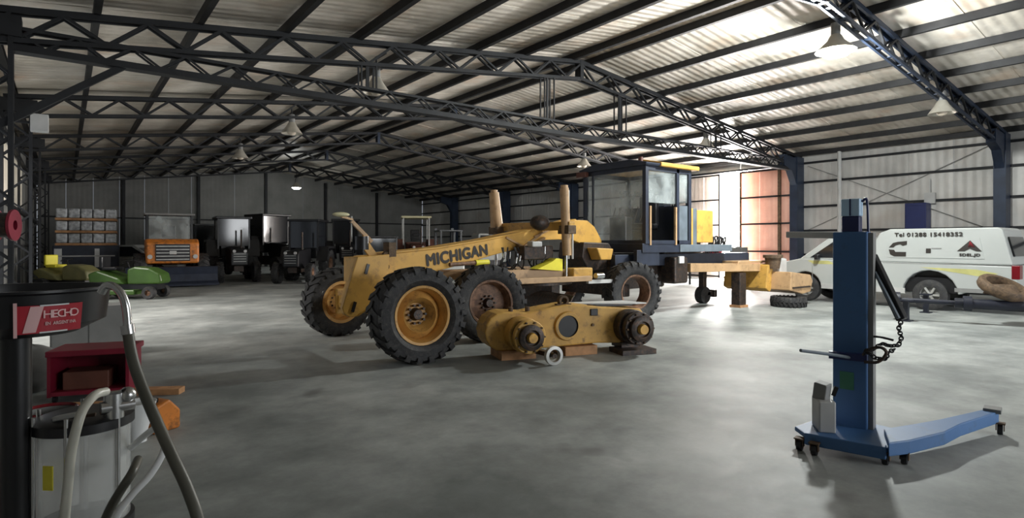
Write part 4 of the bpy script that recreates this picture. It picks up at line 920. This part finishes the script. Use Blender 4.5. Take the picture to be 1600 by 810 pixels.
# cars at the back
def car(loc, rz, m, label, cat='car', L=4.2):
    t = empty('car', loc, rz, label=label, cat=cat)
    MB().prism([(-L / 2, .35), (-L / 2, .85), (-L / 2 + .3, .95), (L / 2 - .9, .95), (L / 2 - .1, .78), (L / 2, .6), (L / 2, .3)], lambda a, b, c: (a, c, b), -.85, .85).build('body', m, t, bevel=.05)
    h = [(-L / 2 + .35, .95), (-L / 2 + .75, 1.5), (.3, 1.52), (1.0, .95)]
    MB().prism(h, lambda a, b, c: (a, c, b), -.72, .72).build('cabin', m, t, bevel=.04)
    for s in (-1, 1): MB().prism([(-L / 2 + .6, 1.0), (-L / 2 + .85, 1.42), (.22, 1.44), (.8, 1.0)], lambda a, b, c: (a, c, b), s * .725, s * .735).build('side_window', 'darkglass', t)
    MB().add([(1.02, -.62, .99), (1.02, .62, .99), (.36, .62, 1.46), (.36, -.62, 1.46), (1.0, -.62, .98), (1.0, .62, .98), (.34, .62, 1.45), (.34, -.62, 1.45)], [(0, 1, 2, 3), (7, 6, 5, 4), (0, 4, 5, 1), (1, 5, 6, 2), (2, 6, 7, 3), (3, 7, 4, 0)]).build('windscreen', 'darkglass', t)
    for x in (-L / 2 + .8, L / 2 - .8):
        for s in (-1, 1): MB().lathe([(.001, .12), (.2, .1), (.22, .11), (.31, .1), (.32, 0), (.31, -.1), (.001, -.1)], (x, s * .78, .32), (0, s, 0), 24).build('wheel', 'rubber', t, True)
    for s in (-1, 1): MB().box((L / 2 - .06, s * .6, .72), (.08, .32, .14)).build('head_lamp', 'lightgrey', t, bevel=.02)
    return t
car(at(205, 434), math.radians(-20), 'white', 'white car mostly hidden between the blue crate and the orange loader')
# silver off-roader behind the grader nose
q = atd(592, 26); t = empty('off_road_car', q, math.radians(-105), label='silver boxy off-roader with dark upright windscreen behind the grader nose', cat='car')
MB().box((0, 0, .75), (3.6, 1.6, .6)).build('body', 'greypaint', t, bevel=.05)
MB().box((1.1, 0, 1.12), (1.4, 1.5, .16)).build('hood', 'white', t, bevel=.05)
MB().box((1.82, 0, .9), (.03, 1.2, .35)).build('grille', 'black', t)
for s in (-1, 1): MB().cyl((1.8, s * .55, .92), (1.87, s * .55, .92), .12).build('head_lamp', 'whiteplastic', t, True)
MB().box((1.9, 0, .55), (.1, 1.7, .16)).build('bumper', 'galv', t)
for x, y in ((.35, -.72), (.35, .72), (-1.7, -.72), (-1.7, .72)): MB().box((x, y, 1.5), (.07, .07, .7)).build('pillar', 'black', t)
MB().box((-.65, 0, 1.87), (2.3, 1.55, .07)).build('roof', 'black', t, bevel=.02)
MB().box((.36, 0, 1.5), (.01, 1.4, .6)).build('windscreen', 'darkglass', t)
for x in (-1.1, 1.15):
    for s in (-1, 1): MB().lathe([(.001, .12), (.2, .1), (.36, .1), (.37, 0), (.36, -.1), (.001, -.1)], (x, s * .78, .37), (0, s, 0), 24).build('wheel', 'rubber', t, True)
# forklift
q = atd(700, 26.5); t = empty('forklift', q, math.radians(70), label='forklift with white counterweight and dark mast behind the grader beam', cat='forklift')
MB().box((-.6, 0, .8), (.9, 1.1, .85)).build('counterweight', 'white', t, bevel=.08); MB().box((.2, 0, .55), (1.2, 1.0, .5)).build('body', 'greypaint', t, bevel=.04)
for x, y in ((-.7, -.45), (-.7, .45), (.7, -.45), (.7, .45)): MB().box((x, y, 1.6), (.07, .07, 1.1)).build('guard_post', 'black', t)
MB().box((0, 0, 2.15), (1.5, 1.05, .05)).build('overhead_guard', 'black', t)
for y in (-.4, .4): MB().box((.95, y, 1.15), (.09, .12, 2.3)).build('mast_rail', 'black', t); MB().box((1.5, y * .6, .08), (1.0, .1, .04)).build('fork', 'steel', t)
m = MB(); m.box((-.1, 0, 1.0), (.4, .45, .12)); m.box((-.3, 0, 1.25), (.1, .45, .45)); m.build('seat', 'black', t)
for x, R in ((-.6, .25), (.6, .3)):
    for s in (-1, 1): MB().lathe([(.001, .09), (R * .5, .08), (R, .08), (R, -.08), (.001, -.08)], (x, s * .5, R), (0, s, 0), 20).build('wheel', 'rubber', t, True)
q = atd(748, 31.5); t = empty('utility_truck', q, math.radians(-100), label='small white flatbed utility truck with railing beneath the far grader cylinder', cat='truck')
MB().box((-.8, 0, .95), (2.6, 1.7, .12)).build('flatbed', 'white', t); MB().box((1.2, 0, 1.15), (1.2, 1.6, 1.1)).build('cab', 'white', t, bevel=.08)
MB().box((1.15, 0, 1.85), (1.0, 1.5, .5)).build('cab_top', 'white', t, bevel=.1); MB().box((1.67, 0, 1.82), (.02, 1.3, .36)).build('windscreen', 'darkglass', t)
MB().box((0, 0, .6), (4.0, .8, .25)).build('chassis', 'black', t)
for y in (-.8, .8): 
    MB().box((-.8, y, 1.4), (2.6, .04, .04)).build('bed_rail', 'galv', t)
    for x in (-2.05, -.8, .4): MB().box((x, y, 1.2), (.04, .04, .42)).build('rail_post', 'galv', t)
for x in (-1.2, 1.3):
    for s in (-1, 1): MB().lathe([(.001, .1), (.2, .1), (.38, .1), (.38, -.1), (.001, -.1)], (x, s * .75, .38), (0, s, 0), 22).build('wheel', 'rubber', t, True)
# ride-on mowers
def mower(loc, rz, body, label):
    t = empty('ride_on_mower', loc, rz, label=label, cat='ride-on mower')
    MB().prism([(-.05, .42), (-.05, .85), (.15, .92), (.55, .88), (.85, .72), (.9, .5), (.85, .42)], lambda a, b, c: (a, c, b), -.28, .28).build('hood', body, t, bevel=.06)
    MB().prism([(-1.0, .45), (-1.05, .72), (-.8, .82), (-.2, .6), (-.05, .42)], lambda a, b, c: (a, c, b), -.42, .42).build('rear_fender', body, t, bevel=.05)
    MB().box((0, 0, .34), (1.5, .4, .16)).build('chassis', 'black', t)
    MB().box((-.1, 0, .2), (.75, 1.0, .14)).build('cutting_deck', body, t, bevel=.03)
    m = MB(); m.box((-.6, 0, .86), (.4, .42, .1)); m.box((-.82, 0, 1.04), (.09, .42, .36)); m.build('seat', 'bright' if body != 'green' else 'black', t, bevel=.03)
    MB().cyl((-.1, 0, .8), (-.2, 0, 1.05), .02, n=8).build('steering_column', 'black', t)
    MB().lathe([(.15, -.012), (.165, 0), (.15, .012), (.138, 0)], (-.2, 0, 1.06), (-.4, 0, 1), 20, True).build('steering_wheel', 'black', t, True)
    for x, R, yy in ((-.65, .25, .42), (.62, .18, .38)):
        for s in (-1, 1):
            ty = MB(); ty.lathe([(R * .45, -.09), (R * .9, -.1), (R, -.06), (R, .06), (R * .9, .1), (R * .45, .09)], (x, s * yy, R), (0, s, 0), 22, True); ty = ty.build('tyre', 'rubber', t, True)
            m = MB(); m.lathe([(R * .48, .09), (R * .4, .03), (.001, .05)], (x, s * yy, R), (0, s, 0), 18); m.build('rim', 'rimbrown', ty, True)
mower(at(210, 466), math.radians(-34), 'green', 'green ride-on mower on the bright floor left of the orange loader')
mower(atd(112, 18.6), math.radians(-50), 'olive', 'dull olive ride-on mower with yellow seat half hidden behind the black oil tray')

# ------------------------------------------------------------------ left foreground
DO = (-.09, 1.92, 0)
dr = empty('oil_drainer', DO, label='oil drainer in the left foreground with black round tray, clear bowl and hoses', cat='oil drainer')
pc = P3(25, 600, 1.47); MB(DO).cyl((pc.x, pc.y, .1), (pc.x, pc.y, 1.40), .032, n=20).build('post', 'black', dr, True)
tc_ = P3(33, 480, 1.5); tx, ty_ = tc_.x, tc_.y
MB(DO).lathe([(.001, 1.365), (.12, 1.368), (.182, 1.40), (.190, 1.475), (.197, 1.48), (.197, 1.486), (.182, 1.486), (.178, 1.47), (.17, 1.41), (.001, 1.385)], (tx, ty_, 0), (0, 0, 1), 56).build('collector_tray', 'black', dr, True)
# curved sticker on the tray's front
def onray(px, r): # angle on the tray circle seen at pixel column px
    d = (FW + RT * ((px - 800) / F)); d = Vector((d.x, d.y)); c = Vector((tx, ty_)); a = d.dot(d); b = -2 * d.dot(c); cc = c.dot(c) - r * r
    k = (-b - math.sqrt(max(0, b * b - 4 * a * cc))) / (2 * a); p = d * k - c; return math.atan2(p.y, p.x)
def rr(z): return .184 + (z - 1.40) / .075 * .008
A0, A1 = onray(23, .191), onray(128, .191)
def cpatch(nm, a0, a1, z0, z1, m, e, n=14, par=dr, skew=0):
    vs = []; fs = []
    for i in range(n + 1):
        a = a0 + (a1 - a0) * i / n
        for j, z in enumerate((z0, z1)):
            for q in (e, e - .002):
                r = rr(z) + q; aa = a + skew * (z - z0); vs.append((tx + r * math.cos(aa), ty_ + r * math.sin(aa), z))
    for i in range(n):
        b = i * 4; c = b + 4; fs += [(b, c, c + 2, b + 2), (b + 1, b + 3, c + 3, c + 1), (b, b + 1, c + 1, c), (b + 2, c + 2, c + 3, b + 3)]
    fs += [(0, 2, 3, 1), (n * 4, n * 4 + 1, n * 4 + 3, n * 4 + 2)]
    return MB(DO).add(vs, fs).build(nm, m, par)
st = cpatch('tray_sticker', A0, A1, 1.385, 1.452, 'brightred', .004)
dA = A1 - A0
cpatch('sticker_wave', A0 + dA * .10, A0 + dA * .28, 1.388, 1.450, 'pink', .006, par=st, skew=1.2)
cpatch('sticker_line', A0 + dA * .33, A0 + dA * .75, 1.4495, 1.453, 'whiteplastic', .0065, par=st)
cpatch('sticker_line', A0 + dA * .33, A0 + dA * .75, 1.385, 1.3885, 'whiteplastic', .0065, par=st)
cpatch('sticker_edge', A0 - dA * .02, A0 + dA * .03, 1.378, 1.46, 'pink', .006, par=st)
for body, size, z, f in (('HECHO', .022, 1.429, .64), ('EN ARGENTINA', .009, 1.407, .64)):   # letters bent round the tray
    n = len(body); wid = .50 if n < 8 else .48
    for i, ch in enumerate(body):
        if ch == ' ': continue
        a = A0 + dA * (f - wid / 2 + wid * (i + .5) / n); r = rr(z) + .0065
        o = text('letter', ch, size * 1.2, 'pink', st, Vector((tx + r * math.cos(a), ty_ + r * math.sin(a), z)) - Vector(DO), (-math.sin(a), math.cos(a), 0), (0, 0, 1), .001, .8 if n > 8 else 1.1, .0003)
# clear bowl below the tray
bc = P3(131, 700, 1.57); bx_, by_ = bc.x, bc.y; R_ = .106; ZT, ZB = 1.125, .855
MB(DO).lathe([(R_, ZB), (R_, ZT), (R_ - .005, ZT), (R_ - .005, ZB)], (bx_, by_, 0), (0, 0, 1), 48, True).build('clear_bowl', 'glassclear', dr, True, label='clear plastic measuring bowl')
MB(DO).lathe([(.001, ZT + .015), (.10, ZT + .015), (.116, ZT + .008), (.116, ZT - .016), (.001, ZT - .016)], (bx_, by_, 0), (0, 0, 1), 48).build('bowl_lid', 'black', dr, True)
MB(DO).lathe([(.001, ZB - .03), (.116, ZB - .03), (.116, ZB), (.001, ZB + .03)], (bx_, by_, 0), (0, 0, 1), 48).build('bowl_base', 'black', dr, True)
for a in (200, 250, 310, 20, 90, 150):
    a = math.radians(a); MB(DO).cyl((bx_ + .105 * math.cos(a) * 1.06, by_ + .105 * math.sin(a) * 1.06, ZB - .04), (bx_ + .105 * math.cos(a) * 1.06, by_ + .105 * math.sin(a) * 1.06, ZT + .03), .0055, n=10).build('tie_rod', 'chrome', dr, True)
MB(DO).cyl((bx_, by_, ZB), (bx_, by_, ZT), .010, n=12).build('suction_pipe', 'chrome', dr, True)
a = P3(62, 745, 1.47); b2 = P3(76, 745, 1.45)
MB(DO).box(P3(75, 748, 1.435), (.026, .003, .06), -.75).build('level_label', 'bright', dr, label='yellow level label')
v = P3(178, 636, 1.55)
m = MB(DO); m.cyl((v.x, v.y, 1.135), (v.x, v.y, 1.20), .024); m.cyl((v.x - .03, v.y - .01, 1.165), (v.x + .045, v.y, 1.165), .017); m.ball((v.x + .03, v.y, 1.19), .022); m.box((v.x, v.y, 1.20), (.05, .02, .008)); m.build('ball_valve', 'chrome', dr, True)
m = MB(DO); p = P3(120, 655, 1.5); m.bar(P3(85, 655, 1.5), P3(128, 646, 1.5), .02, .012); m.build('valve_handle', 'galv', dr, bevel=.003)
MB(DO).cyl(P3(100, 660, 1.52), P3(150, 652, 1.55), .012).build('valve_body', 'grease', dr, True)
MB(DO).bar((pc.x, pc.y, 1.12), (bx_ - .1, by_, 1.12), .03, .02).build('upper_bracket', 'black', dr); MB(DO).bar((pc.x, pc.y, .84), (bx_ - .1, by_, .84), .03, .03).build('lower_bracket', 'galv', dr)
MB(DO).tube([P3(166, 612, 1.50), P3(148, 618, 1.46), P3(130, 640, 1.42), P3(119, 672, 1.40), P3(111, 710, 1.40), P3(106, 760, 1.40), P3(101, 815, 1.40), P3(98, 900, 1.42)], .011, 12).build('suction_hose', 'palehose', dr, True)
MB(DO).tube([P3(158, 458, 1.42), P3(166, 447, 1.42), P3(178, 448, 1.42), P3(190, 460, 1.42), P3(197, 480, 1.42), P3(200, 512, 1.42)], .0095, 12).build('swan_neck_pipe', 'chrome', dr, True)
MB(DO).cyl(P3(199, 508, 1.42), P3(201, 522, 1.42), .015).build('hose_ferrule', 'chrome', dr, True)
MB(DO).tube([P3(200, 520, 1.42), P3(207, 560, 1.40), P3(222, 605, 1.38), P3(245, 660, 1.35), P3(270, 715, 1.32), P3(295, 770, 1.3), P3(312, 830, 1.28), P3(318, 950, 1.25), P3(280, 1200, 1.25)], .0125, 12).build('drain_hose', 'hose', dr, True)
MB(DO).tube([P3(205, 700, 1.6), P3(225, 682, 1.55), P3(247, 668, 1.5), P3(258, 680, 1.45), P3(256, 705, 1.42), P3(235, 742, 1.4), P3(205, 775, 1.38), P3(180, 812, 1.36), P3(150, 900, 1.36)], .0085, 12).build('white_hose', 'whiteplastic', dr, True)
MB(DO).tube([P3(216, 718, 1.48), P3(206, 740, 1.42), P3(188, 768, 1.4), P3(170, 800, 1.38), P3(150, 850, 1.38)], .0105, 12).build('grey_hose', 'hose', dr, True)
MB(DO).cyl((pc.x + .02, pc.y + .02, .14), (pc.x + .02, pc.y + .02, .72), .17, n=32).build('waste_tank', 'black', dr, True, .02)
MB(DO).cyl((pc.x, pc.y, .08), (pc.x, pc.y, .14), .24, n=32).build('base', 'black', dr, True)
for a in (0, 2.1, 4.2): MB(DO).cyl((pc.x + .2 * math.cos(a) - .015, pc.y + .2 * math.sin(a), .045), (pc.x + .2 * math.cos(a) + .015, pc.y + .2 * math.sin(a), .045), .045).build('caster', 'rubber', dr, True)
# red cylinder at the frame edge
q = P3(-60, 750, 1.5)
t = empty('red_cylinder', (q.x, q.y, 0), label='red gas cylinder at the left frame edge beside the black post', cat='gas cylinder')
MB().lathe([(.001, 0), (.055, 0), (.055, .98), (.04, 1.03), (.015, 1.05), (.001, 1.05)], (0, 0, 0), (0, 0, 1), 28).build('bottle', 'red', t, True); MB().cyl((0, 0, 1.05), (0, 0, 1.10), .015).build('valve', 'chrome', t, True)
MB().cyl((.02, -.03, 1.13), (.02, -.05, 1.13), .04, n=24).build('gauge', 'whiteplastic', t, True)
# floor clutter behind the drainer
q = G(152, 618); t = empty('tool_cart', (q.x, q.y, 0), math.radians(-18), label='low dark red steel tool cart with open front on the floor behind the oil drainer', cat='tool cart')
MB().box((0, 0, .49), (.74, .5, .06)).build('top', 'red', t, bevel=.01); MB().box((0, .23, .27), (.68, .02, .4)).build('back_panel', 'red', t)
for x in (-.34, .33): MB().box((x, 0, .27), (.03, .48, .42)).build('side_panel', 'red', t)
MB().box((0, 0, .09), (.68, .48, .04)).build('shelf', 'red', t)
for x in (-.3, .3):
    for y in (-.2, .2): MB().cyl((x - .015, y, .035), (x + .015, y, .035), .035, n=14).build('caster', 'black', t)
MB().box((-.05, -.02, .2), (.4, .3, .18)).build('drawer', 'brownred', t, bevel=.01)
q = G(52, 612)
random.seed(12); cb = MB(); cb.ball((0, 0, .25), .28, 1.0, .8, .95, 18, 11, .05)
o = cb.build('cloth_bundle', 'cloth', smooth=True); o.location = (q.x, q.y, -.01); tag(o, 'crumpled grey cloth bundle on the floor beside the red tool cart', 'cloth')
sm = o.modifiers.new('sub', 'SUBSURF'); sm.levels = 1; sm.render_levels = 2
for i, (px, py, L, rz, lb) in enumerate(((222, 616, .8, -.15, 'long orange-brown timber plank on the floor right of the red cart'), (150, 640, .7, -.1, 'shorter timber plank on the floor in front of the red cart'))):
    q = G(px, py); o = MB().box((0, 0, .03), (L, .14, .06)).build('timber_plank', 'wood'); o.location = (q.x, q.y, 0); o.rotation_euler = (0, 0, rz - .4); tag(o, lb, 'plank', 'timber planks')
q = G(216, 690); t = empty('plastic_funnel', (q.x, q.y, 0), label='white plastic funnel jug on the floor behind the clear bowl', cat='funnel')
MB().lathe([(.001, 0), (.06, 0), (.07, .1), (.13, .32), (.125, .32), (.06, .1), (.001, .05)], (0, 0, 0), (0, 0, 1), 28).build('funnel', 'whiteplastic', t, True)
q = G(250, 672); t = empty('orange_container', (q.x, q.y, 0), .5, label='small orange plastic container beside the white funnel', cat='container')
MB().prism([(-.12, 0), (.12, 0), (.12, .16), (.02, .27), (-.12, .22)], lambda a, b, c: (a, c, b), -.1, .1).build('body', 'orange', t, bevel=.02); MB().cyl((-.05, 0, .22), (-.05, 0, .28), .03).build('cap', 'black', t)
q = P3(76, 640, 3.1); t = empty('oil_drum', (q.x, q.y, 0), label='small grey oil drum with red rim behind the black post', cat='drum')
MB().lathe([(.001, 0), (.13, 0), (.13, .70), (.12, .70), (.12, .66), (.001, .66)], (0, 0, 0), (0, 0, 1), 32).build('body', 'greypaint', t, True)
MB().lathe([(.125, -.01), (.138, 0), (.125, .012), (.115, 0)], (0, 0, .705), (0, 0, 1), 32, True).build('rim', 'redlamp', t, True)
q = P3(140, 560, 8.2); t = empty('grey_cabinet', (q.x, q.y + .3, 0), -.05, label='low grey metal cabinet on the floor behind the red tool cart', cat='cabinet')
MB().box((0, 0, .36), (.86, .5, .68)).build('body', 'greypaint', t, bevel=.01)
for x in (-.21, .21): MB().box((x, -.255, .36), (.40, .02, .6)).build('door', 'greypaint', t)
MB().box((0, 0, .01), (.7, .4, .03)).build('plinth', 'black', t)
# wall things on the left
q = P3(8, 352, 6.6); t = empty('hose_reel', (XL + .25, q.y, q.z), label='dark red hose reel on the left wall at the frame edge', cat='hose reel')
q = P3(8, 352, 7.0)
t.location = q
MB().lathe([(.06, -.1), (.19, -.1), (.19, -.07), (.08, -.06), (.08, .06), (.19, .07), (.19, .1), (.06, .1)], (0, 0, 0), (1, -.3, 0), 28, True).build('spool', 'red', t, True)
MB().lathe([(.08, -.06), (.15, -.05), (.15, .05), (.08, .06)], (0, 0, 0), (1, -.3, 0), 28, True).build('hose', 'grease', t, True)
MB().bar((0, 0, 0), (XL - q.x + .02, .05, 0), .05, .05).build('bracket', 'steel', t)
t = empty('electric_box', (XL + .12, 15.6, 4.3), label='pale grey electric box high on the left, beside the lattice column head', cat='box'); q = P3(62, 193, 12.2); t.location = q
MB().box((0, 0, 0), (.30, .25, .36)).build('box', 'lightgrey', t, bevel=.01); MB().box((XL / 2 - q.x / 2, 0, 0), (abs(q.x - XL), .05, .05)).build('bracket', 'steel', t)
